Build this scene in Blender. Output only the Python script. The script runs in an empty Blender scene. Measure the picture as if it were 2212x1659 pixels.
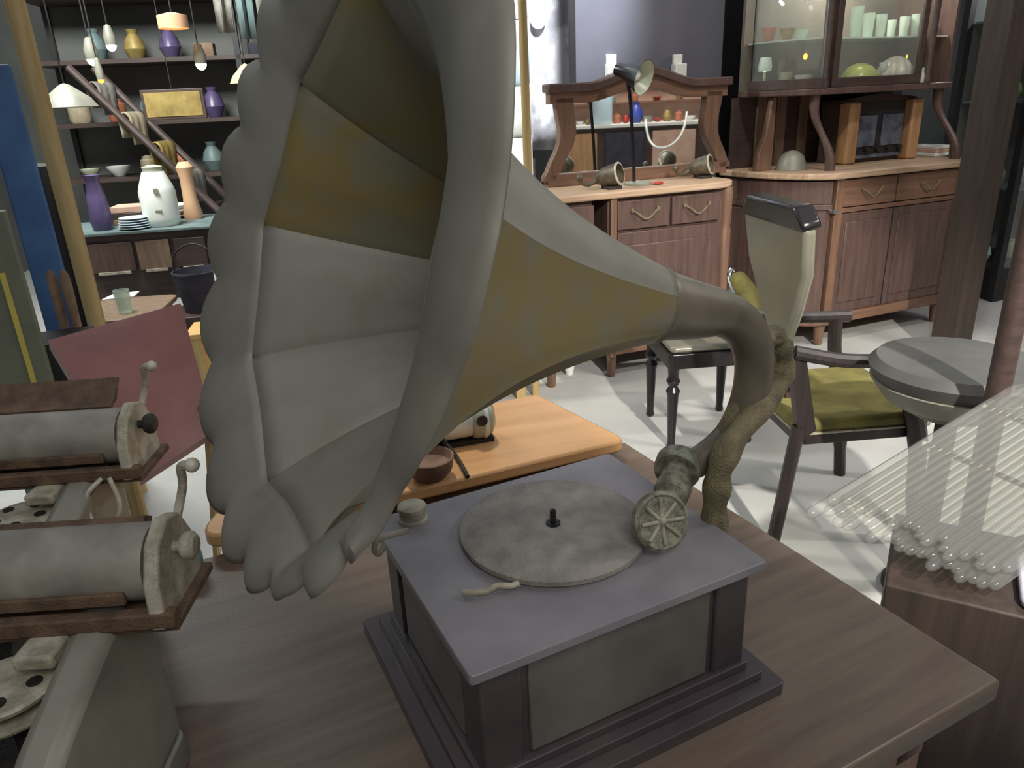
import bpy, bmesh, math, random
from mathutils import Vector, Matrix
random.seed(7)
sc = bpy.context.scene
COL = sc.collection
PI = math.pi

# ------------------------------------------------------------------ camera
W, HH, F = 2212., 1659., 1600.
CH = 1.45
PITCH, ROLL = math.radians(21), math.radians(2.66)
Fv = Vector((0, math.cos(PITCH), -math.sin(PITCH)))
U0 = Vector((0, math.sin(PITCH), math.cos(PITCH)))
R0 = Vector((1, 0, 0))
Rv = R0*math.cos(ROLL) - U0*math.sin(ROLL)
Uv = U0*math.cos(ROLL) + R0*math.sin(ROLL)
CP = Vector((0, 0, CH))
cam = bpy.data.objects.new('camera', bpy.data.cameras.new('camera'))
COL.objects.link(cam)
cam.data.sensor_fit = 'HORIZONTAL'
cam.data.sensor_width = 36
cam.data.lens = 36*F/W
cam.data.clip_start = .02
cam.matrix_world = Matrix(((Rv.x, Uv.x, -Fv.x, 0), (Rv.y, Uv.y, -Fv.y, 0), (Rv.z, Uv.z, -Fv.z, CH), (0, 0, 0, 1)))
sc.camera = cam
sc.view_settings.view_transform = 'Standard'
sc.view_settings.look = 'None'
sc.view_settings.exposure = 0
sc.view_settings.gamma = 1
sc.view_settings.use_curve_mapping = False
sc.cycles.use_denoising = True

# survey helpers: where the line of sight through a point of the photograph meets a plane of the room
def ray(x, y): return Fv + Rv*((x-W/2)/F) - Uv*((y-HH/2)/F)
def at(x, y, z):
    d = ray(x, y); return CP + d*((z-CH)/d.z)
def dep(x, y, D): return CP + ray(x, y)*D
def proj(P):
    v = P-CP; d = v.dot(Fv); return W/2+F*v.dot(Rv)/d, HH/2-F*v.dot(Uv)/d
def frame(x, y, z, deg): return Matrix.Translation((x, y, z)) @ Matrix.Rotation(math.radians(deg), 4, 'Z')
def on(M, x, y, ly=0.):
    n = M.to_3x3() @ Vector((0, 1, 0)); o = M @ Vector((0, ly, 0)); d = ray(x, y)
    return M.inverted() @ (CP + d*((o-CP).dot(n)/d.dot(n)))

# ------------------------------------------------------------------ materials
def nodes(name):
    m = bpy.data.materials.new(name); m.use_nodes = True
    nt = m.node_tree; b = nt.nodes['Principled BSDF']
    return m, nt, b
def ramp(nt, fac, stops):
    r = nt.nodes.new('ShaderNodeValToRGB')
    while len(r.color_ramp.elements) < len(stops): r.color_ramp.elements.new(.5)
    for e, (p, c) in zip(r.color_ramp.elements, stops): e.position = p; e.color = (*c, 1)
    nt.links.new(fac, r.inputs[0]); return r.outputs[0]
def coords(nt, scale=(1, 1, 1)):
    t = nt.nodes.new('ShaderNodeTexCoord'); mp = nt.nodes.new('ShaderNodeMapping')
    mp.inputs['Scale'].default_value = scale
    nt.links.new(t.outputs['Object'], mp.inputs[0]); return mp.outputs[0]
def noise(nt, vec, scale, detail=4, rough=.55, dist=0.):
    n = nt.nodes.new('ShaderNodeTexNoise')
    n.inputs['Scale'].default_value = scale; n.inputs['Detail'].default_value = detail
    n.inputs['Roughness'].default_value = rough; n.inputs['Distortion'].default_value = dist
    nt.links.new(vec, n.inputs['Vector']); return n.outputs['Fac']
def bump(nt, b, h, s, d=.01):
    bn = nt.nodes.new('ShaderNodeBump'); bn.inputs['Strength'].default_value = s; bn.inputs['Distance'].default_value = d
    nt.links.new(h, bn.inputs['Height']); nt.links.new(bn.outputs[0], b.inputs['Normal'])
def lin(c): return tuple((v/255/12.92 if v <= 10 else ((v/255+.055)/1.055)**2.4) for v in c)
def mat(name, c1, c2=None, scale=6, rough=.6, metal=0., bumpy=0., stretch=(1, 1, 1), lo=.35, hi=.65, coat=0., spec=.5, c3=None):
    m, nt, b = nodes(name)
    b.inputs['Roughness'].default_value = rough; b.inputs['Metallic'].default_value = metal
    b.inputs['Specular IOR Level'].default_value = spec
    if coat: b.inputs['Coat Weight'].default_value = coat; b.inputs['Coat Roughness'].default_value = .12
    c1 = lin(c1)
    c2 = lin(c2) if c2 else tuple(v*.8 for v in c1)
    v = coords(nt, stretch); n = noise(nt, v, scale)
    st = [(lo, c1), (hi, c2)]
    if c3: st = [(lo, c1), ((lo+hi)/2, c2), (hi, lin(c3))]
    nt.links.new(ramp(nt, n, st), b.inputs['Base Color'])
    if bumpy: bump(nt, b, noise(nt, v, scale*8), bumpy)
    return m
def wood(name, c1, c2, rough=.45, scale=3., axis=0, coat=0.):
    s = [14, 14, 14]; s[axis] = 1.2
    return mat(name, c1, c2, scale, rough, stretch=s, bumpy=.08, lo=.3, hi=.7, coat=coat)
def emit(name, c, s):
    m, nt, b = nodes(name); b.inputs['Base Color'].default_value = (*lin(c), 1)
    b.inputs['Emission Color'].default_value = (*lin(c), 1); b.inputs['Emission Strength'].default_value = s; return m
def glass(name, tint, alpha=.85, rough=.05, dcol=None):
    m, nt, b = nodes(name)
    out = nt.nodes['Material Output']; nt.nodes.remove(b)
    tr = nt.nodes.new('ShaderNodeBsdfTransparent'); tr.inputs[0].default_value = (*tint, 1)
    gl = nt.nodes.new('ShaderNodeBsdfGlossy'); gl.inputs['Roughness'].default_value = rough
    fr = nt.nodes.new('ShaderNodeFresnel'); fr.inputs[0].default_value = 1.5
    mx = nt.nodes.new('ShaderNodeMixShader'); df = nt.nodes.new('ShaderNodeBsdfDiffuse'); df.inputs[0].default_value = (*(dcol or tint), 1)
    m2 = nt.nodes.new('ShaderNodeMixShader'); m2.inputs[0].default_value = 1-alpha
    nt.links.new(tr.outputs[0], m2.inputs[1]); nt.links.new(df.outputs[0], m2.inputs[2])
    ge = nt.nodes.new('ShaderNodeNewGeometry'); mm = nt.nodes.new('ShaderNodeMath'); mm.operation = 'SUBTRACT'; mm.use_clamp = True
    nt.links.new(fr.outputs[0], mm.inputs[0]); nt.links.new(ge.outputs['Backfacing'], mm.inputs[1]); nt.links.new(mm.outputs[0], mx.inputs[0]); nt.links.new(m2.outputs[0], mx.inputs[1]); nt.links.new(gl.outputs[0], mx.inputs[2])
    nt.links.new(mx.outputs[0], out.inputs[0]); return m

M = {}
M['floor'] = mat('concrete', (192, 190, 184), (174, 173, 171), 2.2, .75, bumpy=.05)
M['wall_dark'] = mat('dark painted wall', (98, 97, 108), (86, 86, 96), 1.5, .7)
M['wall_far'] = mat('far wall', (104, 104, 100), (78, 80, 80), .8, .8)
M['black'] = mat('black paint', (44, 42, 43), (34, 33, 34), 5, .5)
M['blackgloss'] = mat('black lacquer', (26, 24, 26), (34, 30, 32), 5, .25)
M['blackwood'] = wood('black brown wood', (50, 40, 38), (34, 28, 27), .45, axis=2)
M['pillar'] = wood('dark brown post', (60, 47, 40), (42, 34, 30), .6, axis=2)
M['lampmetal'] = mat('dull brown brass', (108, 98, 80), (78, 70, 58), 30, .45, metal=.3, bumpy=.2)
M['darkwood'] = wood('dark wood', (78, 62, 57), (60, 47, 43), .45)
M['reddark'] = wood('red brown dark wood', (100, 78, 71), (78, 60, 55), .38, axis=2)
M['redwood'] = wood('red brown wood', (130, 96, 76), (102, 76, 64), .42)
M['redwood_v'] = wood('red brown upright wood', (130, 98, 76), (102, 76, 64), .42, axis=2)
M['countertop'] = wood('pale counter wood', (190, 164, 138), (158, 126, 100), .55)  # counter tops, paler than the sideboard bodies below
M['orange'] = wood('honey wood', (222, 174, 120), (202, 152, 102), .35, 1.5)
M['pine'] = wood('yellow pine', (214, 174, 112), (196, 154, 94), .5)
M['tan'] = wood('tan pole wood', (196, 170, 118), (170, 144, 94), .5, axis=2)
M['tablebrown'] = wood('brown table wood', (114, 99, 85), (92, 76, 64), .4)
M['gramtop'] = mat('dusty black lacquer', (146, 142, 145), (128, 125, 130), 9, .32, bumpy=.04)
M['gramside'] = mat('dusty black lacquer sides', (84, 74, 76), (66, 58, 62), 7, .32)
M['panel'] = mat('lacquer reflection grey', (122, 120, 112), (96, 94, 88), 6, .35)  # grey green tone is the reflection in the black lacquer, painted in
M['felt'] = mat('grey felt', (160, 154, 146), (134, 129, 123), 24, .95, bumpy=.3)
M['brass'] = mat('tarnished brass sheet', (136, 130, 108), (142, 126, 78), 5.5, .5, metal=.15, lo=.36, hi=.56, bumpy=.04, c3=(134, 128, 106))
M['brassgrey'] = mat('grey tarnished brass lip', (146, 144, 134), (128, 124, 110), 6, .55, metal=.15, bumpy=.04)
M['brasscast'] = mat('cast brass', (142, 130, 96), (104, 96, 74), 40, .55, metal=.15, bumpy=.5)
M['pipe'] = mat('dull grey brass pipe', (128, 118, 102), (98, 90, 76), 9, .45, metal=.2)
M['soundbox'] = mat('aged nickel', (168, 168, 148), (110, 108, 92), 70, .45, metal=.4, bumpy=.4)
M['rusty'] = mat('rusty metal', (142, 136, 122), (98, 84, 68), 22, .6, metal=.2, lo=.45, hi=.7, bumpy=.2)
M['rust'] = mat('rust', (112, 88, 66), (80, 64, 52), 40, .8, bumpy=.4)
M['greymetal'] = mat('grey enamel metal', (142, 140, 126), (122, 120, 110), 8, .45, metal=.1)
M['palemetal'] = mat('pale worn metal', (196, 190, 172), (150, 142, 122), 40, .5, metal=.1, bumpy=.2)
M['roller'] = mat('old grey roller', (150, 146, 134), (118, 112, 104), 14, .55)
M['darkmetal'] = mat('dark metal', (58, 54, 50), (36, 32, 30), 40, .55, metal=.2, bumpy=.3)
M['leather'] = mat('oxblood leather', (148, 100, 94), (130, 86, 82), 6, .42, bumpy=.12)
M['olive'] = mat('olive velvet', (126, 117, 62), (104, 97, 52), 16, .9, bumpy=.2)
M['olivegrey'] = mat('grey olive vinyl', (134, 130, 114), (118, 115, 102), 4, .28)
M['chrome'] = mat('chrome', (225, 225, 225), (210, 210, 212), 3, .15, metal=1)
M['white'] = mat('white enamel', (236, 238, 230), (224, 226, 218), 4, .3)
M['paleblue'] = mat('pale blue enamel', (196, 214, 222), (182, 202, 214), 4, .3)
M['palegreen'] = mat('pale green enamel', (186, 190, 168), (168, 172, 152), 10, .35)
M['blue'] = mat('blue painted board', (70, 116, 162), (48, 80, 128), 3, .5)
M['indigo'] = mat('indigo', (62, 66, 130), (50, 54, 112), 5, .5)
M['greygreen'] = mat('grey green paint', (118, 122, 102), (98, 104, 88), 4, .6)
M['yellow'] = mat('yellow strip', (206, 190, 96), (186, 170, 84), 6, .5)
M['purple'] = mat('purple glaze', (92, 78, 116), (70, 60, 92), 8, .35)
M['greycloth'] = mat('grey cloth', (138, 134, 126), (104, 100, 96), 10, .9, bumpy=.2)
M['beigecloth'] = mat('beige cloth', (178, 166, 140), (146, 134, 110), 10, .9, bumpy=.2)
M['darkcloth'] = mat('dark cloth', (62, 60, 70), (46, 44, 54), 10, .9)
M['gold'] = mat('dull gold', (164, 142, 84), (126, 106, 58), 9, .5, metal=.2)
M['peach'] = mat('peach shade', (214, 172, 136), (196, 152, 118), 4, .7)
M['teal'] = mat('teal grey paint', (106, 124, 124), (88, 104, 104), 6, .5)
M['terracotta'] = mat('terracotta', (192, 120, 86), (160, 94, 68), 9, .6)
M['red'] = mat('red glaze', (176, 48, 44), (140, 34, 34), 6, .35)
M['cobalt'] = mat('cobalt', (56, 74, 170), (44, 58, 140), 6, .4)
M['book'] = mat('brown paper', (150, 122, 100), (112, 88, 72), 10, .8)
M['paper'] = mat('paper', (228, 226, 218), (210, 208, 200), 6, .8)
M['pinkpaper'] = mat('pinkish board', (206, 170, 150), (186, 148, 128), 6, .7)
M['marble'] = mat('marbled cloth', (228, 226, 228), (160, 158, 164), 4.5, .85, lo=.42, hi=.58)
M['lilac'] = mat('lilac cloth', (196, 192, 206), (178, 174, 190), 8, .9, bumpy=.1)
M['lavender'] = mat('lavender glaze', (176, 178, 208), (164, 166, 198), 5, .4)
M['stoolgrey'] = mat('dark grey vinyl', (88, 86, 83), (72, 70, 68), 5, .5)
M['yelgreen'] = mat('yellow green glass', (206, 204, 108), (190, 188, 92), 5, .3)
M['pink'] = mat('pale pink glass', (222, 204, 196), (208, 188, 182), 14, .3)
M['grille'] = mat('blue grey metal', (128, 136, 150), (84, 90, 104), 18, .4, metal=.4)
M['brownpanel'] = wood('grey brown plank', (134, 112, 92), (108, 88, 72), .5, axis=2)
M['radiowood'] = wood('light brown casing wood', (186, 146, 106), (160, 118, 82), .4, axis=2)
M['wallpanel'] = mat('cabinet back board', (118, 108, 98), (96, 88, 80), 4, .6)
M['bluebottle'] = mat('blue green glazed', (118, 142, 148), (92, 118, 124), 20, .3)
M['green'] = mat('green leaf', (134, 158, 96), (108, 134, 76), 9, .5)
M['mirror'] = nodes('mirror silver')[0]
b = M['mirror'].node_tree.nodes['Principled BSDF']; b.inputs['Metallic'].default_value = 1; b.inputs['Roughness'].default_value = .02; b.inputs['Base Color'].default_value = (.86, .87, .86, 1)
M['glass'] = glass('clear glass', (.92, .95, .93), .93)
M['tumbler'] = glass('greenish tumbler glass', (.8, .86, .8), .6)
M['drop'] = glass('crystal', (.95, .95, .98), .6)
M['rodglass'] = glass('frosted rod glass', (.94, .94, .92), .90, .10, (.42, .42, .41))
M['warm'] = emit('warm lamp glow', (255, 200, 130), 4)
M['cool'] = emit('cool lamp glow', (240, 250, 225), 6)
M['amber'] = emit('amber bulb glow', (255, 150, 50), 4)

# ------------------------------------------------------------------ geometry
IDN = Matrix.Identity(4)
def wmat(o):
    return (wmat(o.parent) @ o.matrix_basis) if o.parent else o.matrix_basis.copy()
class MB:
    """Collects one part's shapes in a local frame and links them as one mesh object."""
    def __init__(s, M=None): s.bm = bmesh.new(); s.M = M or IDN.copy(); s.shy = 35
    def pts(s, L): return [s.bm.verts.new(s.M @ Vector(p)) for p in L]
    def quad(s, vs):
        try: return s.bm.faces.new(vs)
        except ValueError: return None
    def box(s, x0, x1, y0, y1, z0, z1, T=None):
        c = [(x, y, z) for z in (z0, z1) for y in (y0, y1) for x in (x0, x1)]
        if T is not None: c = [T @ Vector(p) for p in c]
        v = s.pts(c)
        for f in ((0, 2, 3, 1), (4, 5, 7, 6), (0, 1, 5, 4), (2, 6, 7, 3), (0, 4, 6, 2), (1, 3, 7, 5)): s.quad([v[i] for i in f])
        return s
    def prism(s, poly, e0, e1, axis='z'):
        def P(p, e): return {'z': (p[0], p[1], e), 'y': (p[0], e, p[1]), 'x': (e, p[0], p[1])}[axis]
        a = s.pts([P(p, e0) for p in poly]); c = s.pts([P(p, e1) for p in poly])
        s.quad(a[::-1]); s.quad(c); n = len(poly)
        for i in range(n): s.quad([a[i], a[(i+1) % n], c[(i+1) % n], c[i]])
        return s
    def rings(s, R, closed=True, caps=True):
        L = [s.pts(r) for r in R]; n = len(L[0])
        for a, c in zip(L, L[1:]):
            for i in range(n if closed else n-1): s.quad([a[i], a[(i+1) % n], c[(i+1) % n], c[i]])
        if caps and closed: s.quad(L[0][::-1]); s.quad(L[-1])
        return s
    def lathe(s, prof, o=(0, 0, 0), ax=(0, 0, 1), seg=28, caps=True):
        ax = Vector(ax).normalized(); u = ax.orthogonal().normalized(); v = ax.cross(u); o = Vector(o)
        return s.rings([[o+ax*z+(u*math.cos(2*PI*i/seg)+v*math.sin(2*PI*i/seg))*max(r, 1e-4) for i in range(seg)] for r, z in prof], True, caps)
    def cyl(s, p0, p1, r0, r1=None, seg=20):
        p0 = Vector(p0); p1 = Vector(p1); d = p1-p0
        return s.lathe([(r0, 0), (r0 if r1 is None else r1, d.length)], p0, d, seg)
    def tube(s, P, r, seg=14):
        P = [Vector(p) for p in P]; n = len(P); R = r if isinstance(r, (list, tuple)) else [r]*n
        u = None; out = []
        for i, p in enumerate(P):
            t = (P[min(i+1, n-1)]-P[max(i-1, 0)]).normalized()
            u = t.orthogonal().normalized() if u is None else (u-t*u.dot(t)).normalized()
            v = t.cross(u)
            out.append([p+(u*math.cos(2*PI*k/seg)+v*math.sin(2*PI*k/seg))*R[i] for k in range(seg)])
        return s.rings(out)
    def ball(s, o, r, sx=1, sy=1, sz=1, seg=20):
        k = 10; o = Vector(o)
        return s.rings([[o+Vector((r*sx*math.sin(PI*j/k)*math.cos(2*PI*i/seg), r*sy*math.sin(PI*j/k)*math.sin(2*PI*i/seg), -r*sz*math.cos(PI*j/k))) if 0 < j < k else o+Vector((1e-4*math.cos(2*PI*i/seg), 1e-4*math.sin(2*PI*i/seg), -r*sz*math.cos(PI*j/k))) for i in range(seg)] for j in range(k+1)])
    def build(s, name, m, parent=None, bevel=0., solid=0., angle=35):
        bm = s.bm
        bmesh.ops.recalc_face_normals(bm, faces=bm.faces[:])
        if parent is not None: bm.transform(wmat(parent).inverted()); loc = None
        else:
            xs = [v.co for v in bm.verts]
            loc = Vector(((min(c.x for c in xs)+max(c.x for c in xs))/2, (min(c.y for c in xs)+max(c.y for c in xs))/2, min(c.z for c in xs)))
            bm.transform(Matrix.Translation(-loc))
        me = bpy.data.meshes.new(name); bm.to_mesh(me); bm.free()
        for p in me.polygons: p.use_smooth = True
        me.set_sharp_from_angle(angle=math.radians(angle))
        me.materials.append(M[m] if isinstance(m, str) else m)
        o = bpy.data.objects.new(name, me); COL.objects.link(o)
        if parent is not None: o.parent = parent
        else: o.location = loc
        if solid:
            md = o.modifiers.new('solid', 'SOLIDIFY'); md.thickness = solid; md.offset = 0
        if bevel:
            md = o.modifiers.new('bevel', 'BEVEL'); md.width = bevel; md.segments = 2; md.limit_method = 'ANGLE'
        return o
def tag(o, label, cat, group=None):
    o['label'] = label; o['category'] = cat
    if group: o['group'] = group
    return o
def struct(o): o['kind'] = 'structure'; return o
def thing(name, label, cat, loc, deg=0, group=None):
    o = bpy.data.objects.new(name, None); COL.objects.link(o); o.empty_display_size = .05
    o.location = loc; o.rotation_euler = (0, 0, math.radians(deg))
    return tag(o, label, cat, group)
def dup(root, loc, label, deg=None, scale=None):
    r = root.copy(); COL.objects.link(r); r.location = loc; r['label'] = label
    if deg is not None: r.rotation_euler = (0, 0, math.radians(deg))
    if scale: r.scale = (scale,)*3
    for ch in list(root.children):
        c = ch.copy(); COL.objects.link(c); c.parent = r
        for g in list(ch.children):
            d = g.copy(); COL.objects.link(d); d.parent = c
    return r
def spline(P, n=8):
    """Catmull-Rom through the given points."""
    P = [Vector(p) for p in P]; out = []
    for i in range(len(P)-1):
        p0, p1, p2, p3 = P[max(i-1, 0)], P[i], P[i+1], P[min(i+2, len(P)-1)]
        for k in range(n):
            t = k/n
            out.append(.5*((2*p1)+(p2-p0)*t+(2*p0-5*p1+4*p2-p3)*t*t+(3*p1-p0-3*p2+p3)*t**3))
    return out+[P[-1]]
def lerp(keys, x):
    for (a, va), (c, vc) in zip(keys, keys[1:]):
        if x <= c: return va+(vc-va)*(x-a)/(c-a)
    return keys[-1][1]
def rrect(x0, x1, y0, y1, r, n=6):
    out = []
    for cx, cy, a0 in ((x1-r, y1-r, 0), (x0+r, y1-r, 90), (x0+r, y0+r, 180), (x1-r, y0+r, 270)):
        for k in range(n+1):
            a = math.radians(a0+90*k/n); out.append((cx+r*math.cos(a), cy+r*math.sin(a)))
    return out

# ------------------------------------------------------------------ the setting
struct(MB().box(-5, 7, -3.5, 9, -.1, 0).build('floor', 'floor'))
struct(MB().box(-5, 7, 8, 8.1, 0, 3.6).build('wall_far', 'wall_far'))
struct(MB().box(-5.1, -5, -3.5, 8, 0, 3.6).build('wall_left', 'wall_far'))
struct(MB().box(7, 7.1, -3.5, 8, 0, 3.6).build('wall_right', 'wall_far'))
struct(MB().box(-5, 7, -3.6, -3.5, 0, 3.6).build('wall_front', 'wall_far'))
DM = frame(1.263, 4.04, 0, 19.45)          # mirror sideboard: origin at its right front corner
KM = frame(1.85, 4.173, 0, 21.5)           # display sideboard: origin at the left end of its straight front
pl = on(DM, 1240, 80, .62).x; pr = on(DM, 1562, 80, .62).x
o = struct(MB(DM).box(pl, pr, .62, .68, 0, 3.2).build('wall_back', 'wall_dark'))
struct(MB(DM).box(pl-.03, pl, .60, .63, 0, 3.2).build('trim_1', 'black'))
struct(MB(DM).box(pr, pr+1.6, .80, .86, 0, 3.2).build('wall_back_recess', 'black'))  # black stands for the deep shade of the gap beside the panel
pp_ = dep(2092, 520, 3.95)
struct(MB(frame(pp_.x, pp_.y, 0, 21)).box(-.07, .07, -.07, .07, 0, 3.2).build('pillar_1', 'pillar'))

# ------------------------------------------------------------------ front table
TM = frame(.634, .769, 0, 26)
t = thing('wooden_table', 'large worn brown wooden table carrying the gramophone and the two rusty typewriters', 'table', TM @ Vector((-.9, .4, 0)), 26)
MB(TM).box(-2.0, 0, 0, .87, .665, .70).build('tabletop', 'tablebrown', t, bevel=.006)
MB(TM).box(-1.93, -.06, .05, .075, .56, .665).box(-1.93, -.06, .795, .82, .56, .665).box(-.085, -.06, .075, .795, .56, .665).box(-1.93, -1.905, .075, .795, .56, .665).build('apron', 'redwood', t)
for x in (-.09, -1.9):
    for y in (.08, .79): MB(TM).prism(rrect(x-.03, x+.03, y-.03, y+.03, .006, 2), 0, .60).build('leg', 'redwood_v', t)

# ------------------------------------------------------------------ gramophone
GM = frame(.0485, .848, .70, 25.8)
g = thing('gramophone', 'black box gramophone with large tarnished brass flower horn on the brown table', 'gramophone', (.0485, .848, .70), 25.8)
hx, hy = .203, .177
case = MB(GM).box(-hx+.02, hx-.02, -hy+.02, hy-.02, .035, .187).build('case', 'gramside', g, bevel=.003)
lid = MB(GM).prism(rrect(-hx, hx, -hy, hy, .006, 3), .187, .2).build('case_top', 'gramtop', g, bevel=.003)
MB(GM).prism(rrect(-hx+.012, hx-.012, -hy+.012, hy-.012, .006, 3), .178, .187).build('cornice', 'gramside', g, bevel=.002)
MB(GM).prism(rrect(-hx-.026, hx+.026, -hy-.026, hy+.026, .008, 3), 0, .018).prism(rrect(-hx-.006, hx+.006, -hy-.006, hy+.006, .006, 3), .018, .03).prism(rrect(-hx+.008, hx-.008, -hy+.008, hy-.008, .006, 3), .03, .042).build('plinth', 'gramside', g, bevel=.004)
for x in (-1, 1):
    for y in (-1, 1):
        cx, cy = x*(hx-.04), y*(hy-.04)
        MB(GM).box(cx-.026, cx+.026, cy-.026, cy+.026, .036, .18).build('corner_post', 'gramside', g, bevel=.004)
MB(GM).box(-hx+.075, hx-.075, -hy+.016, -hy+.024, .045, .175).build('front_panel', 'panel', g, bevel=.002)
MB(GM).box(-hx+.016, -hx+.024, -hy+.075, hy-.075, .045, .175).build('side_panel', 'panel', g, bevel=.002)
# turntable
pc = GM.inverted() @ at(1195, 1132, .912)
pc = Vector((pc.x, pc.y, .2))
plat = MB(GM).lathe([(.0, .0), (.124, .0), (.127, .004), (.127, .010), (.124, .012), (.0, .0125)], pc, seg=64, caps=False).build('turntable', 'felt', g)
MB(GM).lathe([(.010, .012), (.010, .015), (.0045, .016), (.0042, .034), (.001, .036)], pc, seg=16).build('spindle', 'blackgloss', plat)
k = GM.inverted() @ at(892, 1120, .902)
MB(GM).lathe([(.0, 0), (.021, 0), (.021, .004), (.019, .006), (.019, .016), (.021, .018), (.020, .023), (.012, .027), (0, .0275)], (k.x, k.y, .2), seg=28, caps=False).build('speed_knob', 'palemetal', g)
q = GM.inverted() @ at(1060, 1283, .90)
MB(GM).tube(spline([(q.x-.03, q.y+.012, .205), (q.x-.02, q.y+.004, .207), (q.x-.005, q.y, .206), (q.x+.01, q.y+.001, .207), (q.x+.025, q.y-.006, .206), (q.x+.034, q.y-.004, .205)]), [.004]*40+[.005]).build('brake_lever', 'palemetal', g)
c = GM.inverted() @ dep(800, 1170, .93)
MB(GM).tube(spline([(-hx+.02, c.y, c.z), (c.x+.012, c.y, c.z), (c.x+.004, c.y, c.z-.012), (c.x+.01, c.y+.005, c.z-.024), (c.x+.02, c.y+.01, c.z-.016)]), .004).build('crank_hook', 'palemetal', g)

# horn: one straight axis from the ring by the elbow to the mouth; seams and mouth outline as read off the photograph
th, ph = 3.664, .278; HL = .4166
ha = Vector((math.cos(ph)*math.cos(th), math.cos(ph)*math.sin(th), math.sin(ph)))
HP = Vector((.195, .874, 1.206)) + ha*.027
hu = ha.cross(Vector((0, 0, 1))).normalized(); hv = hu.cross(ha)
def idx(i): return 2.02 + i*PI/4
seams = [.95, 2.2, 3.02, 3.82, 4.63, 5.45, 6.47, 7.35]
creaseR = [(0, .252), (.55, .25), (.89, .24), (1.23, .234), (1.6, .246), (2.1, .25), (2.95, .26), (3.8, .262), (4.6, .252), (5.04, .238), (5.45, .223), (5.9, .214), (6.47, .212), (7.04, .236), (7.4, .248), (8, .252)]
lipR = [(0, .352), (.82, .352), (1.12, .345), (1.43, .33), (1.6, .316), (1.91, .298), (2.86, .288), (3.4, .315), (3.96, .352), (4.32, .368), (5.05, .356), (5.46, .332), (6.28, .290), (6.9, .30), (7.5, .338), (8, .352)]
def seamfrac(i):
    i %= 8
    for a, c in zip(seams, seams[1:]+[seams[0]+8]):
        for j in (i, i+8):
            if a <= j < c: return (j-a)/(c-a)
    return 0
TE = -.012
ANG = []
for a_, c_ in zip(seams, seams[1:]+[seams[0]+8]): ANG += [a_+(c_-a_)*q/20 for q in range(20)]
NA = len(ANG)
def ringpts(off, rf):
    out = []
    for k in range(NA):
        i = ANG[k]; a = idx(i); r = rf(i % 8)
        out.append(HP + ha*off + (hu*math.cos(a)+hv*math.sin(a))*r)
    return out
def bellr(t):
    kk = 1.5
    return (math.exp(kk*t)-1)/(math.exp(kk)-1)
R = []
NS = 26
for j in range(NS+1):
    t = j/NS
    def rf(i, t=t):
        base = .046 + (lerp(creaseR, i)-.046)*bellr(t)
        s = seamfrac(i); flat = (.10 if .95 <= i < 3.02 else .075)*math.sin(PI*s)*min(1, t*2.5+.1)
        ridge = .010*(min(s, 1-s) < .01)
        return base*(1-flat+ridge)
    R.append(ringpts(t*(HL+TE), rf))
horn = MB().rings(R, True, False).build('horn', 'brass', g, solid=.0016, angle=14)
horn.data.materials.append(M['brassgrey'])                # some petals are tarnished grey, others still yellow
for p in horn.data.polygons: p.material_index = (0, 0, 1, 1, 1, 0, 0, 1)[(p.index % NA)//20]
NL = 10; R = []
for j in range(NL+1):
    t = j/NL
    def rf(i, t=t):
        s = seamfrac(i); r0 = lerp(creaseR, i)*(1-.075*math.sin(PI*s))
        lobe = abs(math.sin(PI*(i*2.5+.2)))**.55
        return r0 + (lerp(lipR, i)*(1+(.025 if i < 2.1 or i > 7.5 else .075)*(lobe-.72)) - r0)*t
    ring = ringpts(HL+TE + .034*math.sin(t*1.75), rf)
    # the scallops cup: each lobe bows forward between two creases
    ring = [p + ha*((.004 if ANG[k] % 8 < 2.1 or ANG[k] % 8 > 7.5 else .014)*t*abs(math.sin(PI*(ANG[k]*2.5+.2))) - .012*t*t*t) for k, p in enumerate(ring)]
    R.append(ring)
MB().rings(R, True, False).build('horn_lip', 'brassgrey', horn, solid=.0016, angle=40)
MB().lathe([(.045, -.005), (.0475, -.003), (.0475, .003), (.046, .005)], HP, ha, 40, False).build('horn_ring', 'pipe', horn)
# neck and elbow
e0 = HP - ha*.127
elb = spline([HP, HP-ha*.065, e0, e0+Vector((.036, .02, -.03)), e0+Vector((.054, .03, -.075)), e0+Vector((.05, .028, -.13)), e0+Vector((.026, .018, -.18)), e0+Vector((-.016, .002, -.208)), e0+Vector((-.058, -.018, -.215))], 8)
rad = [.0455-.0155*min(1, i/15) for i in range(len(elb))]
rad = [r if i < 16 else max(.020, r-.00022*(i-16)) for i, r in enumerate(rad)]
MB().tube(elb, rad, 28).build('elbow_pipe', 'pipe', g)
tail = elb[-1]
sb = at(1425, 1125, .945)
MB().tube(spline([tail, tail+(sb-tail)*.35+Vector((.006, .006, .0)), tail+(sb-tail)*.7+Vector((.004, .01, -.004)), sb+Vector((.008, .012, .004))], 6), [.021]*6+[.024]*4+[.018]*8+[.012]).build('tone_arm', 'soundbox', g)
sd = (CP-sb).normalized()*.55 + Vector((.45, -.55, .12)); sd.normalize()
so = MB().lathe([(.0, -.012), (.02, -.012), (.036, -.008), (.038, 0), (.038, .006), (.034, .009), (.031, .006), (.0, .005)], sb, sd, 40, False).build('sound_box', 'soundbox', g)
sp = MB()
su = sd.orthogonal().normalized(); sv = sd.cross(su)
for k in range(8):
    d = su*math.cos(k*PI/4)+sv*math.sin(k*PI/4); sp.tube([sb+sd*.006+d*.006, sb+sd*.0085+d*.03], .0026, 8)
sp.ball(sb+sd*.007, .006); sp.build('diaphragm_cage', 'palemetal', so)
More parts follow.
